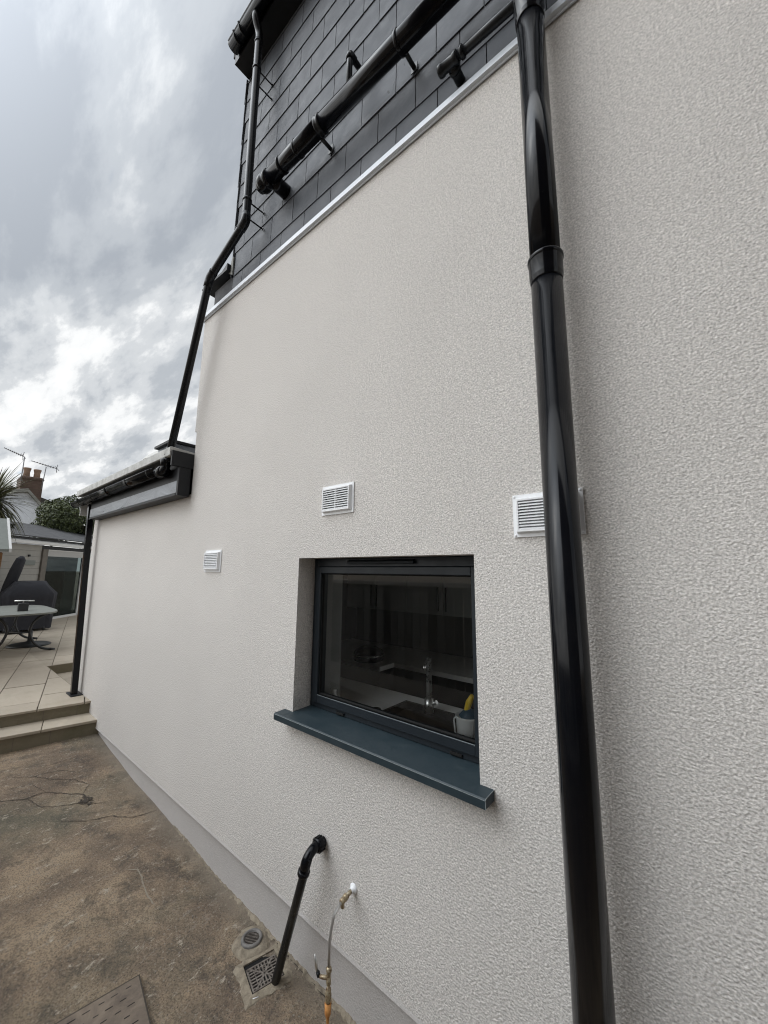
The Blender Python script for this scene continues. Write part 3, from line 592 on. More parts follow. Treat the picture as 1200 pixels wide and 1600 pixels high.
b = MB(); b.face([(WX0 + .0125, YF + .071, 1.201), (WX0 + .0125, .369, 1.201), (WX0 + .0125, .369, WZ1 - .004), (WX0 + .0125, YF + .071, WZ1 - .004)]); T(kit, b, 'inner_reveal', 'curtain')
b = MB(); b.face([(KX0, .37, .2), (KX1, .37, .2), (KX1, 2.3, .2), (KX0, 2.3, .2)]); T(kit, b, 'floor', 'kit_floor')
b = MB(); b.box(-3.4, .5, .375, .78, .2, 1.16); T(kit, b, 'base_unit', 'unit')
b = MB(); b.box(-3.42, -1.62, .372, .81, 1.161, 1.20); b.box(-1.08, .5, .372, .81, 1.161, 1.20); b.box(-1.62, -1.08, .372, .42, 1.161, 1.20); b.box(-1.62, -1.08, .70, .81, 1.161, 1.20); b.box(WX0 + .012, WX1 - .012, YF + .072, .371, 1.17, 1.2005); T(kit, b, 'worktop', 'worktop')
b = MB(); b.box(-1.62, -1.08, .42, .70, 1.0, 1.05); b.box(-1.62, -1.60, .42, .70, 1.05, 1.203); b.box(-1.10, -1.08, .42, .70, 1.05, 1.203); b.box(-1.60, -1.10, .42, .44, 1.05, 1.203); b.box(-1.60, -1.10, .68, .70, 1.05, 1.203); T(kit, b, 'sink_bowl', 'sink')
b = MB()
b.box(-3.8, 1.0, 1.62, 2.28, .3, 1.12)
b.box(-4.3, -2.45, 1.40, 1.615, .3, 1.12); T(kit, b, 'base_unit', 'unit')
b = MB(); b.box(-3.82, 1.0, 1.59, 2.29, 1.13, 1.17); b.box(-4.3, -2.42, 1.37, 1.588, 1.13, 1.17); T(kit, b, 'worktop', 'worktop')
for x0 in (-3.45, -2.99, -2.53, -2.07, -1.0):
    b = MB(); b.box(x0, x0 + .452, 1.95, 2.29, 1.62, 2.38); cb = T(kit, b, 'wall_cabinet', 'cabinet', 0.002)
    hx = x0 + (.41 if x0 in (-3.45, -2.53) else .04); b = MB(); b.tube([(hx, 1.93, 1.66), (hx, 1.93, 1.90)], .006, 8); T(kit, b, 'handle', 'sink', 0, cb)
b = MB(); b.box(-4.9, -3.6, 1.7, 2.28, 1.19, 2.0); T(kit, b, 'tall_unit', 'unit')
t = thing('kitchen_tap', 'tall steel kitchen tap standing over the black sink', 'tap', (-1.385, .62, 1.2))
b = MB(); b.tube([(-1.385, .62, 1.2), (-1.385, .62, 1.28), (-1.385, .62, 1.281), (-1.385, .62, 1.525)], [.028, .028, .019, .017], 14); b.tube(rpath([(-1.385, .62, 1.50), (-1.385, .62, 1.515), (-1.31, .46, 1.51), (-1.31, .46, 1.49)], .02), .010, 12); T(t, b, 'spout', 'chrome')
b = MB(); b.tube([(-1.37, .62, 1.25), (-1.33, .62, 1.27)], .012, 10); T(t, b, 'lever', 'chrome')
t = thing('vase', 'small white bottle vase on the inner windowsill', 'vase', (-1.868, .27, 1.201)); b = MB()
b.lathe([(.018, 0), (.038, .006), (.043, .03), (.036, .06), (.016, .085), (.014, .105), (.019, .122)], (-1.868, .27, 1.201)); T(t, b, 'body', 'ceramic')
t = thing('jar', 'small dark red jar on the inner windowsill', 'jar', (-1.52, .27, 1.201)); b = MB(); b.lathe([(.030, 0), (.034, .01), (.034, .055), (.028, .065)], (-1.52, .27, 1.201)); T(t, b, 'body', 'jar'); b = MB(); b.lathe([(.03, .0655), (.03, .078)], (-1.52, .27, 1.201)); T(t, b, 'lid', 'sink')
t = thing('utensil_crock', 'white utensil pot on the sill at the window edge', 'crock', (-.935, .27, 1.201)); b = MB()
b.lathe([(.040, 0), (.046, .004), (.058, .17), (.061, .176), (.056, .178), (.052, .17)], (-.935, .27, 1.201)); T(t, b, 'body', 'ceramic')
b = MB(); b.tube(rpath([(-.99, .27, 1.36), (-1.012, .27, 1.35), (-1.006, .27, 1.28), (-.985, .27, 1.27)], .02), .004, 8); T(t, b, 'handle', 'ceramic')
t = thing('washing_up_brush', 'yellow brush handle standing in the white utensil pot', 'brush', (-.93, .27, 1.30)); b = MB(); b.tube([(-.93, .27, 1.34), (-.945, .27, 1.39), (-.925, .265, 1.44), (-.905, .26, 1.475)], [.008, .013, .016, .010], 10); T(t, b, 'handle', 'yellow')
t = thing('dish_cloth', 'dark blue cloth bundled in the white utensil pot', 'cloth', (-.93, .27, 1.34)); b = MB(); b.lathe([(.02, 0), (.045, .02), (.05, .05), (.03, .07), (.01, .08)], (-.93, .275, 1.33), seg=9); T(t, b, 'bundle', 'blue')
t = thing('roasting_dish', 'dark lidded dish on the far worktop', 'dish', (-2.68, 1.5, 1.17)); b = MB(); b.lathe([(.13, 0), (.15, .01), (.155, .06), (.14, .10), (.08, .13), (.0, .135)], (-2.68, 1.5, 1.171), seg=24); T(t, b, 'body', 'sink'); b = MB(); b.lathe([(.158, .055), (.158, .065)], (-2.68, 1.5, 1.171)); T(t, b, 'rim', 'chrome')

# ------------------------------------------------------------------ air vents
def vent(cx_, cz, w, h, label, mull, screws, nl=9):
    t = thing('air_vent', label, 'vent', (cx_, -.001, cz), 'white plastic air vents on the rendered wall')
    x0, x1, z0, z1 = cx_ - w / 2, cx_ + w / 2, cz - h / 2, cz + h / 2; f = .014; d = .026; i = f + .006
    b = MB()
    for (a0, a1, c0, c1) in ((x0, x0 + f, z0, z1), (x1 - f, x1, z0, z1), (x0 + f, x1 - f, z0, z0 + f), (x0 + f, x1 - f, z1 - f, z1)): b.box(a0, a1, -.006, -.001, c0, c1)
    # raised bevelled inner hood
    o = [(x0 + f, z0 + f), (x1 - f, z0 + f), (x1 - f, z1 - f), (x0 + f, z1 - f)]; n = [(x0 + i, z0 + i), (x1 - i, z0 + i), (x1 - i, z1 - i), (x0 + i, z1 - i)]; q = [(x0 + i + .007, z0 + i + .007), (x1 - i - .007, z0 + i + .007), (x1 - i - .007, z1 - i - .007), (x0 + i + .007, z1 - i - .007)]
    for k in range(4):
        j = (k + 1) % 4
        b.face([(o[k][0], -.006, o[k][1]), (o[j][0], -.006, o[j][1]), (n[j][0], -d, n[j][1]), (n[k][0], -d, n[k][1])])
        b.face([(n[k][0], -d, n[k][1]), (n[j][0], -d, n[j][1]), (q[j][0], -d, q[j][1]), (q[k][0], -d, q[k][1])])
        b.face([(q[k][0], -d, q[k][1]), (q[j][0], -d, q[j][1]), (q[j][0], -.003, q[j][1]), (q[k][0], -.003, q[k][1])])
    T(t, b, 'frame', 'white')
    b = MB(); lx0, lx1 = q[0][0] + .0005, q[1][0] - .0005; lz0, lz1 = q[0][1], q[2][1]; p = (lz1 - lz0) / nl
    for k in range(nl):
        z = lz0 + k * p
        b.prism([(-d + .001, z + p * .05), (-d + .001, z + p * .40), (-.008, z + p * 1.10), (-.008, z + p * .90)], 0, lx0, lx1)
    if mull: b.box(cx_ - .002, cx_ + .002, -d + .0015, -.004, lz0, lz1)
    T(t, b, 'louvres', 'white')
    b = MB(); b.face([(lx0, -.0028, lz0), (lx1, -.0028, lz0), (lx1, -.0028, lz1), (lx0, -.0028, lz1)]); T(t, b, 'backing', 'felt')
    if screws:
        for x in (x0 + .0075, x1 - .0075):
            for z in (z0 + .0075, z1 - .0075): b = MB(); b.lathe([(.0045, 0), (.0045, .0015), (.002, .003)], (x, -.006, z), (0, -1, 0), 12); T(t, b, 'screw', 'white')
vent(-1.594, 2.469, .262, .173, 'white vent with a middle bar, just above the window', True, False, 9)
vent(-.4385, 2.281, .258, .169, 'white vent half hidden behind the big black soil pipe', False, True, 10)
vent(-3.026, 2.129, .262, .172, 'farthest white vent, left of the window near the house corner', False, False, 9)

# ------------------------------------------------------------------ main soil pipe
PX, PY, PR = -.352, -.137, .055
t = thing('soil_pipe', 'thick glossy black soil pipe running full height beside the window', 'soil pipe', (PX, PY, 0))
b = MB(); b.tube([(PX, PY, -.04), (PX, PY, 3.15)], PR, 48); T(t, b, 'lower_pipe', 'pvc')
b = MB(); b.tube([(PX, PY, 3.10), (PX, PY, 4.36)], PR - .0012, 48); T(t, b, 'upper_pipe', 'pvc')
def socket(z, h=.085):
    b = MB(); b.lathe([(PR + .0005, -.02), (PR + .001, -.012), (PR + .0042, .0), (PR + .0045, .004), (PR + .0045, h - .018), (PR + .006, h - .015), (PR + .0085, h - .012), (PR + .0085, h - .004), (PR + .0065, h), (PR + .004, h + .0015), (PR - .001, h + .0015)], (PX, PY, z), seg=48); T(t, b, 'socket', 'pvc')
socket(3.145); socket(4.37, .12)
b = MB(); b.tube([(PX, PY, 4.36), (PX, PY, 5.6)], PR, 40); b.tube(rpath([(PX - .25, -.137, 4.97), (PX - .05, -.137, 4.96), (PX, PY, 4.80)], .1), PR, 32); T(t, b, 'branch', 'pvc')

# horizontal soil pipe on the slates
HY = -.135
def hz(x): return 5.077 - (x + 2.35) * .052
t = thing('soil_pipe', 'thick black pipe running sideways across the slate cladding', 'soil pipe', (-1.4, HY, 5.0))
XA, XB = -2.34, -.55
b = MB(); b.tube([(XA, HY, hz(XA)), (-1.72, HY, hz(-1.72))], PR, 40); b.tube([(-1.70, HY, hz(-1.7)), (XB, HY, hz(XB))], PR, 40); T(t, b, 'pipe', 'pvc')
ax = Vector((1, 0, -.052)).normalized()
b = MB(); b.lathe([(PR, 0), (PR + .004, .002), (PR + .006, .010), (PR + .002, .018), (PR + .002, .030), (PR + .006, .038), (PR + .004, .046), (PR, .048)], (-1.745, HY, hz(-1.745)), ax, 40); T(t, b, 'coupling', 'pvc_old')
for x_, h_ in ((-2.17, .022), (-1.98, .022)):
    b = MB(); b.lathe([(PR, 0), (PR + .005, .003), (PR + .005, h_ - .003), (PR, h_)], (x_, HY, hz(x_)), ax, 40); T(t, b, 'pipe_ring', 'pvc')
b = MB(); b.lathe([(.02, -.055), (.046, -.052), (.05, -.03), (.05, -.018), (PR + .008, -.014), (PR + .010, .0), (PR + .010, .03), (PR + .004, .036), (PR + .004, .05), (PR + .010, .056), (PR + .010, .085), (PR, .09)], (-2.40, HY, hz(-2.4)), ax, 40); T(t, b, 'end_cap', 'pvc')
b = MB(); b.tube([(-2.31, HY, hz(-2.31)), (-2.31, -.06, hz(-2.31) - .005), (-2.31, .03, hz(-2.31) - .005)], [PR * .9, PR, PR], 32); T(t, b, 'wall_outlet', 'pvc')
for x in (-1.77, -1.045):
    b = MB(); zc = 5.03 if x < -1.5 else 5.005; b.tube([(x, HY + .03, zc), (x, .008, zc)], .013, 12); b.box(x - .022, x + .022, .0, .006, zc - .03, zc + .03); T(t, b, 'bracket', 'cast')
b = MB(); b.lathe([(PR + .002, 0), (PR + .006, .002), (PR + .006, .024), (PR + .002, .026)], (-1.06, HY, hz(-1.06)), ax, 40); T(t, b, 'pipe_ring', 'pvc')
t = thing('waste_pipe', 'short thin black pipe leaving the slates and dropping onto the sideways soil pipe', 'waste pipe', (-1.475, -.1, 5.2))
b = MB(); b.tube(rpath([(-1.475, .03, 5.405), (-1.475, -.115, 5.41), (-1.475, -.115, 5.05)], .028, 6), .0195, 20); T(t, b, 'pipe', 'pvc_old')
b = MB(); b.tube(rpath([(-1.475, -.07, 5.408), (-1.475, -.115, 5.41), (-1.475, -.115, 5.36)], .028, 6), .0245, 20); T(t, b, 'elbow', 'pvc_old')

t = thing('waste_pipe', 'thin black pipe along the slates above the white trim, ending in a tee', 'waste pipe', (-.6, -.08, 4.6))
WY = -.085
b = MB(); b.tube([(-.80, WY, 4.637), (-.16, WY, 4.605)], .0215, 24); T(t, b, 'pipe', 'pvc_old')
ax2 = Vector((1, 0, -.05)).normalized()
b = MB(); b.lathe([(.0, -.012), (.026, -.012), (.030, -.006), (.030, .012), (.027, .016), (.027, .075), (.030, .079), (.030, .096), (.026, .10), (.0215, .10)], (-.815, WY, 4.638), ax2, 28); b.tube([(-.755, WY, 4.635), (-.755, -.02, 4.633), (-.755, .02, 4.633)], [.024, .026, .026], 24); b.lathe([(.0215, .0), (.029, .0), (.029, .016), (.0215, .018)], (-.70, WY, 4.632), ax2, 28); T(t, b, 'tee', 'pvc_old')
b = MB(); b.lathe([(.026, 0), (.031, .004), (.031, .022), (.026, .026)], (-.755, -.058, 4.634), (0, 1, 0), 28); T(t, b, 'tee_collar', 'pvc_old')

# ------------------------------------------------------------------ upper gutter and downpipe
def gutter_profile(y, z, r, th=.004, n=12):
    o = []; 
    for k in range(n + 1):
        a = math.pi + math.pi * k / n; o.append((y + r * math.cos(a), z + r * math.sin(a)))
    i = [(y + (r - th) * math.cos(math.pi + math.pi * k / n), z + (r - th) * math.sin(math.pi + math.pi * k / n)) for k in range(n, -1, -1)]
    return o + [(y + r + .0, z + .01)] + [(y + r - th, z + .01)] + i + [(y - r + th, z + .012), (y - r - .004, z + .012), (y - r - .004, z + .004)]
GY, GZ = -.19, 7.03
t = thing('gutter', 'high black gutter along the top of the slate wall', 'gutter', (-1, GY, GZ))
b = MB(); b.prism(gutter_profile(GY, GZ, .056), 0, -3.02, 3.2, True); b.prism([(GY + .056 * math.cos(math.pi + math.pi * k / 12), GZ + .056 * math.sin(math.pi + math.pi * k / 12)) for k in range(13)], 0, -3.026, -3.02); T(t, b, 'gutter_channel', 'pvc')
for x in (-2.93, -2.84, -2.47, -1.8, -1.0, 0.2):
    b = MB(); b.prism([(y, z) for y, z in gutter_profile(GY, GZ, .0585, .003)], 0, x, x + .014, True); b.box(x + .001, x + .013, GY - .066, GY - .055, GZ + .0125, GZ + .020); T(t, b, 'gutter_bracket', 'pvc')
DY = -.137
t = thing('downpipe', 'slim black downpipe with a swan neck from the high gutter to the low one', 'downpipe', (-2.64, DY, 6))
b = MB(); top = rpath([(-2.625, GY, 6.985), (-2.625, GY, 6.93), (-2.640, DY, 6.84), (-2.643, DY, 6.0), (-2.640, DY, 4.90), (-3.215, DY - .005, 4.675), (-3.69, DY - .03, 3.03)], .045, 6)
b.tube(top, .0325, 24); T(t, b, 'pipe', 'pvc_old')
def collar(b, c, ax, r=.0325, h=.05): b.lathe([(r, -h / 2), (r + .005, -h / 2 + .003), (r + .005, h / 2 - .003), (r, h / 2)], c, ax, 24)
d1 = Vector((-.575, 0, -.225)).normalized(); d2 = Vector((-.475, -.025, -1.645)).normalized()
for nm, pts in (('elbow', [(-2.640, DY, 4.97), (-2.640, DY, 4.90), Vector((-2.64, DY, 4.90)) + d1 * .08]), ('elbow', [Vector((-3.215, DY - .005, 4.675)) - d1 * .08, (-3.215, DY - .005, 4.675), Vector((-3.215, DY - .005, 4.675)) + d2 * .08])):
    b = MB(); b.tube(rpath(pts, .05, 6), .0365, 24); T(t, b, nm, 'pvc_old')
for z in (6.45, 5.10):
    b = MB(); collar(b, (-2.642, DY, z), (0, 0, 1), h=.03)
    T(t, b, 'pipe_clip', 'pvc_old')
    for dz in (-.015, -.17):
        b = MB(); b.tube([(-2.63, DY + .02, z + dz), (-2.625, .012, z + dz)], .006, 8); b.lathe([(.012, 0), (.012, .006)], (-2.625, .004, z + dz), (0, 1, 0), 12); T(t, b, 'bracket', 'pvc_old')
b = MB(); collar(b, (-2.642, DY, 6.74), (0, 0, 1), h=.03); T(t, b, 'pipe_clip', 'pvc_old')
for k in range(3):
    q = Vector((-3.69, DY - .03, 3.03)) - d2 * (.02 + .05 * k); b = MB(); collar(b, q, d2, .034 + .002 * (2 - k), .03); T(t, b, 'spigot_ring', 'pvc_old')

# low gutter
LY, LZ = -.182, 2.975
t = thing('gutter', 'low black gutter under the pale edge of the flat roof', 'gutter', (-5.2, LY, LZ))
Sl = lambda x: 0.0
b = MB(); b.prism(gutter_profile(LY, LZ, .054), 0, -6.86, -3.84, True); T(t, b, 'gutter_channel', 'pvc')
b = MB(); b.prism(gutter_profile(LY, LZ, .059), 0, -5.2, -3.90, True); T(t, b, 'gutter_joiner', 'pvc')
b = MB(); b.prism([(LY + .056 * math.cos(math.pi + math.pi * k / 12), LZ + .056 * math.sin(math.pi + math.pi * k / 12)) for k in range(13)], 0, -6.868, -6.860); T(t, b, 'stop_end', 'pvc')
for x in (-6.5, -5.9, -5.3, -4.6, -4.0):
    b = MB(); b.prism(gutter_profile(LY, LZ, .062), 0, x, x + .03, True); T(t, b, 'gutter_bracket', 'pvc')
b = MB(); b.lathe([(.05, 0), (.056, .002), (.056, .10), (.05, .104)], (-3.84, LY + .01, 2.955), (1, 0, 0), 28); b.lathe([(.04, 0), (.044, .06), (.036, .07)], (-3.70, LY, 2.99), (0, 0, 1), 24); T(t, b, 'gutter_outlet', 'pvc')
b = MB(); b.tube(rpath([(-3.695, DY - .03, 3.05), (-3.71, LY, 2.96), (-3.78, LY, 2.945)], .03), .038, 24); T(t, b, 'inlet_elbow', 'pvc')

# square downpipe at the garden end
t = thing('downpipe', 'square black downpipe at the far end of the wall standing on the terrace edge', 'downpipe', (-6.22, -.07, .5))
b = MB(); w = .0325; P0 = Vector((-6.22, -.072, .502)); P1 = Vector((-6.40, -.10, 2.93))
bb = len(b.v)
for p in (P0, P1):
    for dx, dy in ((-w, -w), (w, -w), (w, w), (-w, w)): b.v.append((p.x + dx, p.y + dy, p.z))
for f in ((0, 1, 2, 3), (4, 5, 6, 7), (0, 1, 5, 4), (1, 2, 6, 5), (2, 3, 7, 6), (3, 0, 4, 7)): b.f.append(f); b.sm.append(False)
T(t, b, 'pipe', 'pvc', .004)
b = MB(); b.box(-6.36, -6.10, -.125, -.003, .5005, .508); T(t, b, 'base_plate', 'board', .001)

# ------------------------------------------------------------------ lower waste pipe, drains
t = thing('waste_pipe', 'dark leaning waste pipe from the wall below the window down into the square gully', 'waste pipe', (-1.63, 0, .67))
b = MB(); b.tube(rpath([(-1.628, -.10, .665), (-1.640, -.112, .60), (-1.863, -.098, -.03)], .03), .0215, 24); T(t, b, 'pipe', 'pvc_old')
b = MB(); b.tube(rpath([(-1.632, .012, .685), (-1.632, -.068, .685), (-1.632, -.112, .655), (-1.648, -.112, .59)], .05), .0235, 24); b.lathe([(.024, 0), (.030, .004), (.030, .022), (.0265, .026)], (-1.642, -.112, .608), (-.33, .02, -.94), 24); T(t, b, 'elbow', 'pvc')
b = MB(); b.lathe([(.026, 0), (.033, .003), (.034, .02), (.031, .036), (.026, .04)], (-1.632, -.012, .685), (0, -1, 0), 24)
for k in range(12):
    a = k * math.pi / 6; b.box(-.004, .004, -.002, .002, -.015, .015, Matrix.Translation((-1.632 + .0335 * math.cos(a), -.03, .685 + .0335 * math.sin(a))) @ Matrix.Rotation(-a + math.pi / 2, 4, 'Y') @ Matrix.Rotation(math.pi / 2, 4, 'X'))
T(t, b, 'wall_collar', 'pvc')

gA = Vector((-2.032, -.168)); gB = Vector((-1.991, -.010)); gC = Vector((-1.878, -.199)); gD = Vector((-1.843, -.062))
go = (gA + gB + gC + gD) / 4; gu = ((gC - gA) + (gD - gB)).normalized(); gv = Vector((-gu.y, gu.x)); zG = gzz(-1.93, -.11) + .003
GM = Matrix(((gu.x, gv.x, 0, go.x), (gu.y, gv.y, 0, go.y), (0, 0, 1, zG), (0, 0, 0, 1)))
t = thing('drain_gully', 'square drain gully with a slotted grate in pale mortar below the waste pipe', 'drain', (go.x, go.y, zG))
b = MB(); h = .082; o_ = .100
rr = random.Random(21); rings_ = []
for q, z_, jt in ((h, -.004, 0), (h, .008, .0), (o_ - .004, .0075, .003), (.118, .0, .010), (.135, -.018, .014)):
    ring = []
    for k in range(4):
        c0 = Vector(((-q, -q), (q, -q), (q, q), (-q, q))[k]); c1 = Vector(((q, -q), (q, q), (-q, q), (-q, -q))[k])
        for m_i in range(8): p = c0.lerp(c1, m_i / 8); p *= 1 + rr.uniform(-1, 1) * jt / q; ring.append(GM @ Vector((p.x, p.y, z_ + rr.uniform(-1, 1) * jt * .15)))
    rings_.append(ring)
for A1, A2 in zip(rings_, rings_[1:]):
    for k in range(32):
        j2 = (k + 1) % 32; b.face([A1[k], A1[j2], A2[j2], A2[k]])
T(t, b, 'surround', 'mortar')
b = MB(); b.box(-h, h, -h, h, -.0005, .0005, GM); T(t, b, 'pit', 'void')
b = MB(); g0 = .076
for x0, x1, y0, y1 in ((-g0 + .022, -g0 + .030, -g0, g0), (g0 - .007, g0, -g0, g0), (-g0 + .03, g0 - .007, -g0, -g0 + .007), (-g0 + .03, g0 - .007, g0 - .007, g0)): b.box(x0, x1, y0, y1, .001, .0065, GM)
GMc = GM @ Matrix.Translation((.0115, 0, 0))
for a in (45, -45): b.box(-.088, .088, -.0045, .0045, .0012, .006, GMc @ Matrix.Rotation(R(a), 4, 'Z') @ Matrix.Scale(1.0, 4))
for k in range(4):
    Mk = GMc @ Matrix.Rotation(R(90 * k), 4, 'Z')
    for q in (-.048, -.032, -.016, 0, .016, .032, .048): b.box(q - .0036, q + .0036, abs(q) + .002, .0645 if k % 2 else .072, .0014, .0055, Mk)
    b.box(-.03, .03, .040, .0445, .0015, .0053, Mk)
T(t, b, 'grate', 'grate')
# round drain
rc = Vector((-2.125, -.064)); t = thing('drain_cover', 'round grey drain with a slotted black grille on a mortar mound', 'drain', (rc.x, rc.y, .02)); zr = gzz(-2.125, -.064) + .008
b = MB(); rr = random.Random(4); n = 36; rings = [(.050, .018), (.068, .017), (.084, .013), (.098, .004), (.112, -.012)]
for k, (r_, z_) in enumerate(rings):
    for i in range(n):
        a = 2 * math.pi * i / n; q = 1 + (.06 * math.sin(3 * a + 1) + .05 * math.sin(5 * a)) * (k / 4); b.v.append((rc.x + math.cos(a) * r_ * q * 1.05, rc.y + math.sin(a) * r_ * q * .98, zr - .012 + z_ + rr.uniform(-.001, .001)))
for k in range(4):
    for i in range(n): j = (i + 1) % n; b.f.append((k * n + i, k * n + j, (k + 1) * n + j, (k + 1) * n + i)); b.sm.append(True)
T(t, b, 'mortar_mound', 'mortar')
b = MB(); b.lathe([(.057, -.01), (.058, .010), (.055, .016), (.048, .018), (.041, .016), (.0405, .007), (.001, .006)], (rc.x, rc.y, zr), seg=40); T(t, b, 'ring', 'drain')
b = MB(); b.lathe([(.040, .0065), (.040, .0075)], (rc.x, rc.y, zr), seg=32); T(t, b, 'recess', 'void')
b = MB(); 
for k in range(-4, 5):
    x = k * .0088; l_ = math.sqrt(max(.0395 ** 2 - x * x, 0)); b.box(x - .0016, x + .0016, -l_, l_, .0080, .011, Matrix.Translation((rc.x, rc.y, zr)) @ Matrix.Rotation(R(-42), 4, 'Z'))
T(t, b, 'grille', 'grate')
b = MB(); zq = gzz(-1.86, -.21); strip_pts = [(-1.875, -.232, zq + .004), (-1.862, -.215, zq + .007), (-1.853, -.193, zq + .005)]
b.tube(strip_pts, .0025, 8); tag(b.build('plastic_scrap', 'white'), 'thin curled white plastic scrap beside the gully', 'litter')

# manhole cover
ca = R(-9); cm = Matrix.Translation(Vector((-2.385, -.540, gz(-2.2) + .004))) @ Matrix.Rotation(ca - math.pi / 2, 4, 'Z')
# local x runs towards -Y world (away from wall), local y towards +X world
t = thing('manhole_cover', 'sunken rectangular iron inspection cover with rows of short slots', 'manhole cover', (-2.2, -.8, .02))
b = MB(); b.box(.0, .62, .0, .46, .004, .0085, cm); nplate = 6
b2_ = MB(); 
for x0, x1, y0, y1 in ((-.006, .0, -.006, .466), (.62, .626, -.006, .466), (0, .62, -.006, 0), (0, .62, .46, .466)): b2_.box(x0, x1, y0, y1, .003, .0082, cm)
T(t, b2_, 'rim_gap', 'crack')
for j in range(9):
    for i in range(11):
        x = .035 + i * .054 + (.027 if j % 2 else 0); y = .03 + j * .048
        if x < .58: b.box(x, x + rnd.uniform(.020, .031), y, y + rnd.uniform(.003, .005), .0084, .0090, cm)
o = T(t, b, 'cover_plate', 'cover'); o.data.materials.append(M['void'].m)
for k, p in enumerate(o.data.polygons):
    if k >= nplate: p.material_index = 1

# ------------------------------------------------------------------ outside tap
t = thing('outside_tap', 'braided steel hose hanging from the wall with a valve and amber nozzle', 'tap hose', (-1.412, 0, .574))
b = MB(); b.lathe([(.022, 0), (.022, .003), (.017, .008), (.012, .010), (.012, .022)], (-1.412, -.0005, .574), (0, -1, 0), 24); T(t, b, 'wall_flange', 'white')
b = MB(); b.tube([(-1.412, -.02, .574), (-1.409, -.052, .572)], .009, 16); b.lathe([(.014, 0), (.015, .003), (.015, .015), (.011, .018)], (-1.409, -.050, .572), (0, -1, -.1), 6); b.lathe([(.011, 0), (.013, .004), (.013, .02), (.010, .023)], (-1.409, -.066, .570), (0, -1, -.2), 16); b.tube([(-1.409, -.075, .568), (-1.409, -.078, .545), (-1.409, -.070, .537)], [.008, .0095, .006], 12); T(t, b, 'connector', 'brass')
hose = rpath([(-1.409, -.085, .566), (-1.408, -.128, .55), (-1.411, -.150, .47), (-1.412, -.150, .36)], .06, 10)
b = MB(); b.tube(hose, .0062, 14); T(t, b, 'hose', 'braid')
HX, HYy = -1.411, -.150
b = MB(); b.lathe([(.0062, .055), (.011, .053), (.011, .040), (.009, .038)][::-1] and [(.009, 0), (.0115, .003), (.0115, .02), (.009, .023), (.009, .045), (.0125, .048), (.0125, .062), (.007, .066)], (HX, HYy, .292), seg=6)
T(t, b, 'valve_body', 'brass')
b = MB(); b.tube([(HX, HYy, .318), (HX - .028, HYy - .012, .312), (HX - .045, HYy - .018, .312)], [.0085, .0075, .006], 12); T(t, b, 'valve_stem', 'brass')
b = MB(); b.tube([(HX - .043, HYy - .018, .310), (HX - .050, HYy - .020, .325)], .0085, 12); T(t, b, 'lever_cap', 'board')
b = MB(); b.tube([(HX - .050, HYy - .020, .322), (HX - .058, HYy - .022, .345), (HX - .066, HYy - .024, .385)], [.0045, .0065, .0035], 10); T(t, b, 'valve_lever', 'chrome')
b = MB(); b.lathe([(.0095, 0), (.013, .006), (.0145, .03), (.012, .036), (.012, .05), (.008, .054), (.007, .066)][::1], (HX, HYy, .226), seg=12); T(t, b, 'hose_fitting', 'brass')
b = MB(); b.lathe([(.002, 0), (.006, .004), (.0072, .03), (.0135, .046), (.0145, .085)], (HX, HYy, .142), seg=20); T(t, b, 'nozzle', 'amber')

# ------------------------------------------------------------------ garden: table, parasol, barbecue, shed, garden room
t = thing('patio_table', 'stone topped garden table with curled black metal legs on the terrace', 'table', (-10.8, -.55, .5))
b = MB(); pts = []
for k in range(48):
    a = 2 * math.pi * k / 48; c_, s_ = math.cos(a), math.sin(a); e = 2 / 4.2
    pts.append((-10.78 + 1.22 * abs(c_) ** e * (1 if c_ > 0 else -1), -.55 + .95 * abs(s_) ** e * (1 if s_ > 0 else -1)))
b.prism(pts, 2, 1.200, 1.232); T(t, b, 'tabletop', 'table_stone', .004)
def scroll(x, y0, sg):
    q = [(x, y0 + sg * .02, 1.195), (x, y0 - sg * .10, 1.14), (x, y0 - sg * .19, 1.02), (x, y0 - sg * .21, .87), (x, y0 - sg * .14, .68), (x, y0, .55), (x, y0 + sg * .16, .515)]
    c = MB(); c.tube(rpath(q, .08, 5), .022, 12); c.tube([(x, y0 + sg * .12, .518), (x, y0 + sg * .20, .512)], [.03, .02], 12); return c
for x in (-9.85, -11.6):
    T(t, scroll(x, .17, 1), 'leg', 'cast'); T(t, scroll(x, -.55, -1), 'leg', 'cast'); T(t, scroll(x, -1.25, -1), 'leg', 'cast')
b = MB(); b.tube([(-9.85, -.04, .87), (-10.7, -.2, .80), (-11.6, -.04, .87)], .016, 10); b.tube([(-9.85, -.36, .87), (-9.85, -.04, .87)], .014, 10); T(t, b, 'stretcher', 'cast')
t = thing('napkin_holder', 'small dark box holder standing on the garden table', 'holder', (-10.3, -.12, 1.234))
b = MB(); b.box(-10.36, -10.26, -.19, -.04, 1.234, 1.38); T(t, b, 'body', 'cast', .004); b = MB(); b.tube([(-10.31, -.25, 1.43), (-10.31, .04, 1.42)], .014, 10); b.tube([(-10.31, -.12, 1.38), (-10.31, -.12, 1.43)], .01, 8); T(t, b, 'bar', 'chrome')
t = thing('parasol_base', 'round black parasol base on the paving under the table', 'parasol base', (-10.75, .12, .5))  # base for a parasol, separate from the closed parasol
b = MB(); b.lathe([(.34, .001), (.35, .02), (.30, .04), (.1, .07), (.04, .09), (.03, .3)], (-10.75, .12, .5)); T(t, b, 'body', 'cast')
t = thing('parasol', 'closed dark parasol in its cover leaning beside the barbecue', 'parasol', (-13.7, .0, .5))
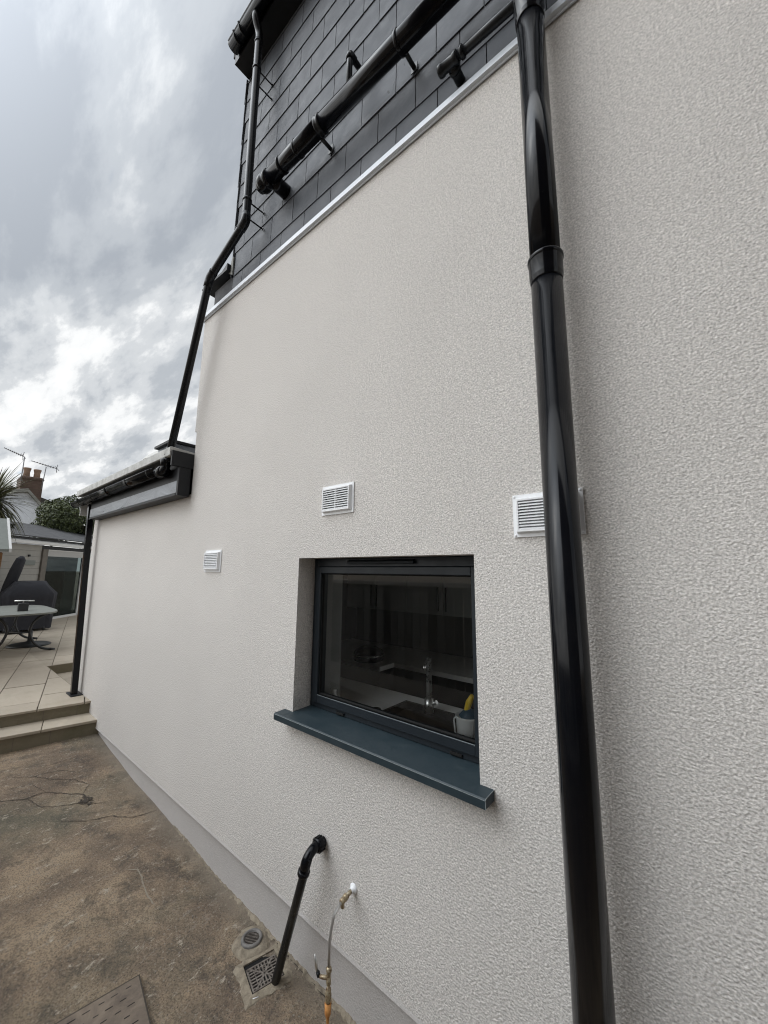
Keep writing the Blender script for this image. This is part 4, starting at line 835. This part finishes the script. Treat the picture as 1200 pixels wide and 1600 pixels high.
b = MB(); b.tube([(-13.75, -.12, .6), (-13.72, -.08, 1.1), (-13.6, .0, 1.6), (-13.55, .08, 2.0), (-13.5, .14, 2.28), (-13.5, .16, 2.36)], [.07, .10, .12, .12, .10, .04], 14); T(t, b, 'canopy', 'cover_cloth'); b = MB(); b.tube([(-13.76, -.13, .5), (-13.75, -.12, .8)], .03, 10); T(t, b, 'pole', 'cast')
t = thing('barbecue', 'barbecue under a sagging black weatherproof cover', 'barbecue', (-13.4, .35, .5))
b = MB(); rr = random.Random(9); lev = [(.55, .50, .36), (.9, .50, .36), (1.30, .52, .40), (1.42, .53, .41), (1.60, .38, .32), (1.72, .30, .24)]; n = 48
for k, (z, hx, hy) in enumerate(lev):
    for i in range(n):
        a = 2 * math.pi * i / n; c_, s_ = math.cos(a), math.sin(a); e = 2 / 5.0; w_ = 1 + (.035 * math.sin(11 * a) + .02 * math.sin(19 * a + k)) * (1.2 - k * .18) + rr.uniform(-.012, .012)
        b.v.append((-13.4 + hy * abs(c_) ** e * (1 if c_ > 0 else -1) * w_, .36 + hx * abs(s_) ** e * (1 if s_ > 0 else -1) * w_, z + .015 * math.sin(5 * a)))
for k in range(len(lev) - 1):
    for i in range(n): j = (i + 1) % n; b.f.append((k * n + i, k * n + j, (k + 1) * n + j, (k + 1) * n + i)); b.sm.append(True)
b.f.append(tuple((len(lev) - 1) * n + i for i in range(n))); b.sm.append(True); T(t, b, 'cover', 'cover_cloth')
for y in (-.02, .7):
    b = MB(); b.lathe([(.06, -.02), (.06, .02)], (-13.1, y, .56), (0, 1, 0), 16); T(t, b, 'wheel', 'cast')

t = thing('shed', 'small garden shed with felt roof and orange brown boards at the left edge', 'shed', (-8.4, -1.7, .5))
b = MB(); b.prism([(-7.93, 2.30), (-7.93, 2.335), (-8.75, 2.86), (-9.6, 2.335), (-9.6, 2.30), (-8.75, 2.80)], 1, -2.7, -.685); T(t, b, 'roof', 'shed_felt')
b = MB(); b.prism([(-7.92, 2.29), (-7.92, 2.345), (-8.75, 2.875), (-9.61, 2.345), (-9.61, 2.29), (-8.75, 2.815)], 1, -.684, -.655); T(t, b, 'bargeboard', 'upvc'); 
b = MB()
for k in range(12): b.box(-9.5, -8.06 - .012 * (k % 2), -2.6, -.74, .52 + k * .148, .52 + k * .148 + .144)
T(t, b, 'wall', 'shed_wood'); b = MB(); b.box(-8.07, -8.03, -.80, -.735, .5, 2.28); T(t, b, 'corner_post', 'shed_wood')
b = MB(); b.tube([(-8.03, -.82, 1.72), (-7.99, -.76, 1.74)], .012, 8); b.tube([(-8.03, -.82, 1.66), (-7.99, -.78, 1.67)], .012, 8); T(t, b, 'latch', 'chrome')

# garden room: facade frame
FP = Vector((-15.6, 1.26, 0)); fd = Vector((-.74, .67, 0)).normalized(); fnm = Vector((fd.y, -fd.x, 0))  # towards the yard
if fnm.x < 0: fnm = -fnm
FM = Matrix(((fd.x, fnm.x, 0, FP.x), (fd.y, fnm.y, 0, FP.y), (0, 0, 1, 0), (0, 0, 0, 1)))  # local x along facade, y out towards us
gr = thing('garden_room', 'low garden room with white gutter and sliding glass door beyond the terrace', 'garden room', (FP.x, FP.y, .35))
def G(b, n, mt, bev=0, par=None): return T(gr, b, n, mt, bev, par)
b = MB()
for k in range(14): b.box(-3.2, -.77, -.12, -.0 + (.004 if k % 2 else 0), .35 + k * .17, .35 + k * .17 + .166, FM)
G(b, 'wall', 'painted_wood'); b = MB(); b.box(2.6, 5.0, -.12, 0, .35, 2.73, FM); b.box(-3.2, -3.08, -3, -.121, .35, 2.73, FM); b.box(-.75, 2.6, -.12, -.002, 2.62, 2.73, FM); G(b, 'wall', 'board')
b = MB(); b.box(-.765, -.56, -.10, .05, .35, 2.62, FM); G(b, 'post', 'post')
b = MB(); b.prism([(.12, 2.74), (.12, 2.82), (.02, 2.86), (-.0, 2.74)], 0, -3.2, 5); b.v = [tuple(FM @ Vector(p)) for p in b.v]; G(b, 'gutter', 'upvc')
b = MB(); b.box(-3.2, 5, -.02, .04, 2.865, 2.93, FM); G(b, 'fascia', 'board')
b = MB(); b.prism([(.10, 2.935), (.10, 2.965), (-2.9, 3.72), (-2.9, 3.69)], 0, -3.3, 5.1); b.v = [tuple(FM @ Vector(p)) for p in b.v]; G(b, 'felt_roof', 'felt')
b = MB(); b.lathe([(.05, 0), (.05, .12), (.07, .13), (.07, .17)], FM @ Vector((-.6, -1.0, 3.2))); G(b, 'roof_vent', 'board')
dr = MB(); 
for x0, x1, z0, z1 in ((-.555, -.50, .5, 2.62), (1.21, 1.28, .5, 2.44), (2.5, 2.58, .5, 2.62), (-.50, 2.5, .50, .57), (-.50, 2.5, 2.60, 2.62)): dr.box(x0, x1, -.06, .0, z0, z1, FM)
door = G(dr, 'patio_door', 'upvc')
b = MB(); b.box(-.50, 1.21, -.035, -.030, .57, 2.6, FM); b.box(1.28, 2.5, -.035, -.030, .57, 2.6, FM); G(b, 'pane', 'door_glass', 0, door)
b = MB(); b.box(-.49, 1.22, -.028, -.015, 2.42, 2.60, FM); G(b, 'blind', 'blind', 0, door)
b = MB(); b.box(.6, 1.15, -.15, -.12, .55, 2.55, FM); G(b, 'curtain', 'curtain', 0, door)
b = MB(); b.box(-.56, 3, -.02, .05, .35, .42, FM); b.box(-.56, 3, -.03, .02, .43, .498, FM); G(b, 'threshold', 'upvc')
b = MB(); b.box(-.56, 3, -1.5, -1.45, .35, 2.7, FM); b.box(-.56, 3, -1.45, -.13, .40, .45, FM); b.box(-.8, 3.1, -3, -.1, 2.64, 2.68, FM); G(b, 'room_interior', 'void')
t = thing('wall_plaque', 'plain grey green plaque on the garden room wall', 'plaque', tuple(FM @ Vector((-1.29, .006, 2.21)))); b = MB(); b.box(-1.58, -.99, .005, .03, 2.15, 2.28, FM); T(t, b, 'panel', 'shed_felt', .003)
t = thing('wall_hook', 'small dark hook on the garden room wall above the plaque', 'hook', tuple(FM @ Vector((-1.29, .006, 2.5)))); b = MB(); b.box(-1.27, -1.22, .005, .04, 2.38, 2.44, FM); T(t, b, 'hook', 'board', .003)

# ------------------------------------------------------------------ cottage, chimney, aerials
ct = thing('cottage', 'white gabled cottage with dark roof behind the palm', 'house', (-26, 1.2, 0))
b = MB(); b.prism([(-2.2, .2), (2.45, .2), (2.45, 4.75), (1.5, 5.85), (-2.2, 5.0)], 0, -29, -26); T(ct, b, 'wall', 'whitewash')
b = MB(); b.prism([(-2.4, 4.98), (1.5, 5.86), (2.6, 4.55), (2.6, 4.72), (1.5, 6.02), (-2.4, 5.16)], 0, -29.2, -25.75); T(ct, b, 'verge', 'verge')
b = MB(); b.prism([(-3.0, 4.8), (1.2, 6.6), (3.2, 5.9), (3.2, 4.0), (-3.0, 4.0)], 0, -33, -29.3); T(ct, b, 'roof', 'tile_roof')
ch = MB(); ch.box(-29.1, -27.6, 1.38, 2.28, 5.2, 6.85); 
chm = T(ct, ch, 'chimney', 'chim', .03)
b = MB(); b.box(-29.15, -27.55, 1.34, 2.32, 6.75, 6.98); T(ct, b, 'chimney_cap', 'chim', .12, chm)
for y, z in ((1.62, 7.52), (2.05, 7.50)):
    b = MB(); b.lathe([(.13, 0), (.15, .02), (.135, .3), (.16, z - 6.98 - .08), (.17, z - 6.98 - .06), (.17, z - 6.98), (.12, z - 6.98)], (-28.2, y, 6.98), seg=18); T(ct, b, 'chimney_pot', 'pot', 0, chm)
def aerial(lab, mast0, mast1, tip, tail, cross):
    t = thing('tv_aerial', lab, 'aerial', mast0, 'television aerials on the cottage chimney')
    b = MB(); b.tube([mast0, mast1], .022, 8); T(t, b, 'mast', 'alu')
    b = MB(); b.tube([tip, tail], .02, 8); tp_, tl = Vector(tip), Vector(tail); d = (tl - tp_)
    for k in range(9):
        q = tp_ + d * (k / 9.5); L_ = .05 + .10 * k / 9; b.tube([q + Vector((-.35 * L_ * 4, 0, 0)), q + Vector((.35 * L_ * 4, 0, 0))], .010, 6)
        b.tube([q + Vector((0, 0, -L_ * .5)), q + Vector((0, 0, L_ * .5))], .008, 6)
    for sg in (-1, 1): b.tube([tl - d * .03, tl - d * .03 + Vector((0, .10 * cross, sg * .22))], .016, 6)
    b.tube([tl - d * .03 + Vector((0, -.08, .12)), tl - d * .03 + Vector((0, .12, -.10))], .014, 6)
    T(t, b, 'antenna', 'alu')
aerial('taller television aerial left of the chimney pots', (-26.6, 1.27, 6.5), (-26.6, 1.27, 7.78), (-26.6, .48, 8.05), (-26.6, 1.22, 7.78), .3)
aerial('lower television aerial right of the chimney pots', (-26.6, 2.10, 6.2), (-26.6, 2.16, 7.44), (-26.6, 1.56, 7.62), (-26.6, 2.62, 7.42), .3)
# distant brick chimney and tiled roof beyond the flat roof
t = thing('distant_house', 'far tiled roof with a small brick chimney beyond the flat roof', 'house', (-22, 5, 0))
b = MB(); b.prism([(5.1, 6.7), (6.6, 8.98), (12, 7.0), (12, .2), (5.1, .2)], 0, -26, -22); T(t, b, 'roof', 'roofedge'); b = MB(); b.box(-22.4, -21.98, 5.36, 5.55, 6.5, 7.83); T(t, b, 'chimney', 'chim', .02)
b = MB()
pts = []
for k in range(13): y = 5.45 + k * .09; z = 7.26 + k * .137; pts += [(y, z), (y + .01, z + .13), (y + .08, z + .15)]
pts += [(6.6, 9.0), (6.6, 8.9), (5.45, 7.1)]
b.prism(pts, 0, -22.05, -21.9); T(t, b, 'ridge', 'tile_roof')

# ------------------------------------------------------------------ planting
def crown(root, name, blobs, n, size, seed):
    rr = random.Random(seed); b = MB(); tot = sum(bl[3] ** 2 for bl in blobs)
    for cx_, cy_, cz_, r_, sz in blobs:
        for k in range(int(n * r_ ** 2 / tot)):
            d = Vector((rr.gauss(0, 1), rr.gauss(0, 1), rr.gauss(0, 1))).normalized(); rad = r_ * (rr.random() ** .22) * (1 + .16 * math.sin(5 * d.x + 3 * d.z + cx_) * math.cos(4 * d.y + 6 * d.z))
            c_ = Vector((cx_, cy_, cz_)) + Vector((d.x * rad, d.y * rad, d.z * rad * sz)); s_ = size * rr.uniform(.5, 1.3)
            nrm = (d + Vector((rr.gauss(0, .6), rr.gauss(0, .6), rr.gauss(0, .6)))).normalized(); t1 = nrm.orthogonal().normalized(); t1 = Matrix.Rotation(rr.uniform(0, 6.28), 3, nrm) @ t1; t2 = nrm.cross(t1)
            b.face([c_ - t1 * s_, c_ + t2 * s_ * .45 + nrm * s_ * .12, c_ + t1 * s_, c_ - t2 * s_ * .45 + nrm * s_ * .12])
    return T(root, b, name, 'leaf')
t = thing('evergreen_tree', 'large dark leafy evergreen behind the garden room roof', 'tree', (-20.5, 3, .2))
b = MB(); b.tube([(-20.6, 3.4, .2), (-20.5, 3.5, 2.5), (-20.4, 3.3, 4.6)], [.22, .18, .08], 12); b.tube([(-20.5, 3.5, 2.4), (-20.3, 2.4, 4.4)], [.12, .04], 8); b.tube([(-20.5, 3.5, 2.6), (-20.6, 4.8, 4.5)], [.12, .04], 8); T(t, b, 'trunk', 'bark')
bl = []
rr = random.Random(12)
for k in range(26):
    y = rr.uniform(1.75, 6.2); top = 5.5 - max(0, (2.2 - y)) * 1.1; z = rr.uniform(3.2, top - .55); bl.append((-20.6 + rr.uniform(-.9, .9), y, z, rr.uniform(.45, .75), .85))
crown(t, 'crown', bl, 30000, .062, 5)
# palm
t = thing('palm_tree', 'spiky cordyline palm with strap leaves at the left edge', 'palm', (-12.6, -.95, .5))
b = MB(); b.tube([(-12.7, -1.05, .45), (-12.65, -.98, 1.8), (-12.62, -.70, 3.1), (-12.6, -.62, 3.55)], [.13, .11, .10, .08], 14); T(t, b, 'trunk', 'palm_trunk')
def strap(b, base, d, L, w, droop, seg=7):
    d = d.normalized(); side = d.cross(Vector((0, 0, 1))); side = side.normalized() if side.length > .1 else Vector((1, 0, 0)); p = Vector(base); ps = []
    dd = d.copy()
    for k in range(seg + 1):
        f = k / seg; ps.append((p.copy(), w * (1 - f) ** .7 * (.6 + .4 * min(1, f * 5)))); dd = (dd + Vector((0, 0, -droop / seg))).normalized(); p = p + dd * (L / seg)
    bb = len(b.v)
    for q, ww in ps: b.v += [tuple(q - side * ww), tuple(q + side * ww)]
    for k in range(seg): b.f.append((bb + 2 * k, bb + 2 * k + 1, bb + 2 * k + 3, bb + 2 * k + 2)); b.sm.append(False)
b = MB(); rr = random.Random(2)
for k in range(420):
    a = rr.uniform(0, 6.28); el = rr.uniform(-1.0, 1.35); d = Vector((math.cos(a) * math.cos(el), math.sin(a) * math.cos(el), math.sin(el)))
    strap(b, Vector((-12.6, -.62, 3.6)) + d * .08 + Vector((0, 0, rr.uniform(-.15, .1))), d, rr.uniform(.7, 1.12), rr.uniform(.016, .03), rr.uniform(.35, 1.1) + (0.5 if el < 0 else 0))
T(t, b, 'crown', 'palm_leaf')

# ------------------------------------------------------------------ what stands across the yard (seen in the glass and the pipes)
t = thing('boundary_fence', 'dark boarded fence with pale coping reflected in the window', 'fence', (-2, -3.0, 0))
b = MB(); rr = random.Random(8)
for k in range(63): x = -7.6 + k * .14; b.box(x, x + .118, -3.03 + rr.uniform(-.004, .004), -3.005 + rr.uniform(0, .02), .12, 1.84)
T(t, b, 'boards', 'fence'); b = MB(); b.box(-7.65, 1.28, -3.10, -2.95, 1.845, 1.905); T(t, b, 'coping', 'coping'); b = MB(); b.box(-7.65, 1.28, -3.06, -2.98, -.1, .5); T(t, b, 'gravel_board', 'coping')
t = thing('neighbouring_house', 'tall dark brick neighbouring house closing the right side of the yard', 'house', (4, -5, 0))
b = MB(); b.box(.05, 8.0, -9, -3.7, -.1, 10.6); T(t, b, 'wall', 'brick'); b = MB(); b.prism([(-9.3, 10.6), (-3.4, 10.6), (-6.3, 13.0)], 0, -.2, 8.3); T(t, b, 'roof', 'tile_roof')
for x in (2.2, 4.8):
    w_ = MB()
    for x0, x1, z0, z1 in ((x, x + .06, 3.3, 4.6), (x + 1.04, x + 1.1, 3.3, 4.6), (x + .06, x + 1.04, 3.3, 3.36), (x + .06, x + 1.04, 4.54, 4.6)): w_.box(x0, x1, -3.699, -3.65, z0, z1)
    f = T(t, w_, 'window', 'upvc'); b = MB(); b.box(x + .06, x + 1.04, -3.698, -3.68, 3.36, 4.54); T(t, b, 'pane', 'void', 0, f)
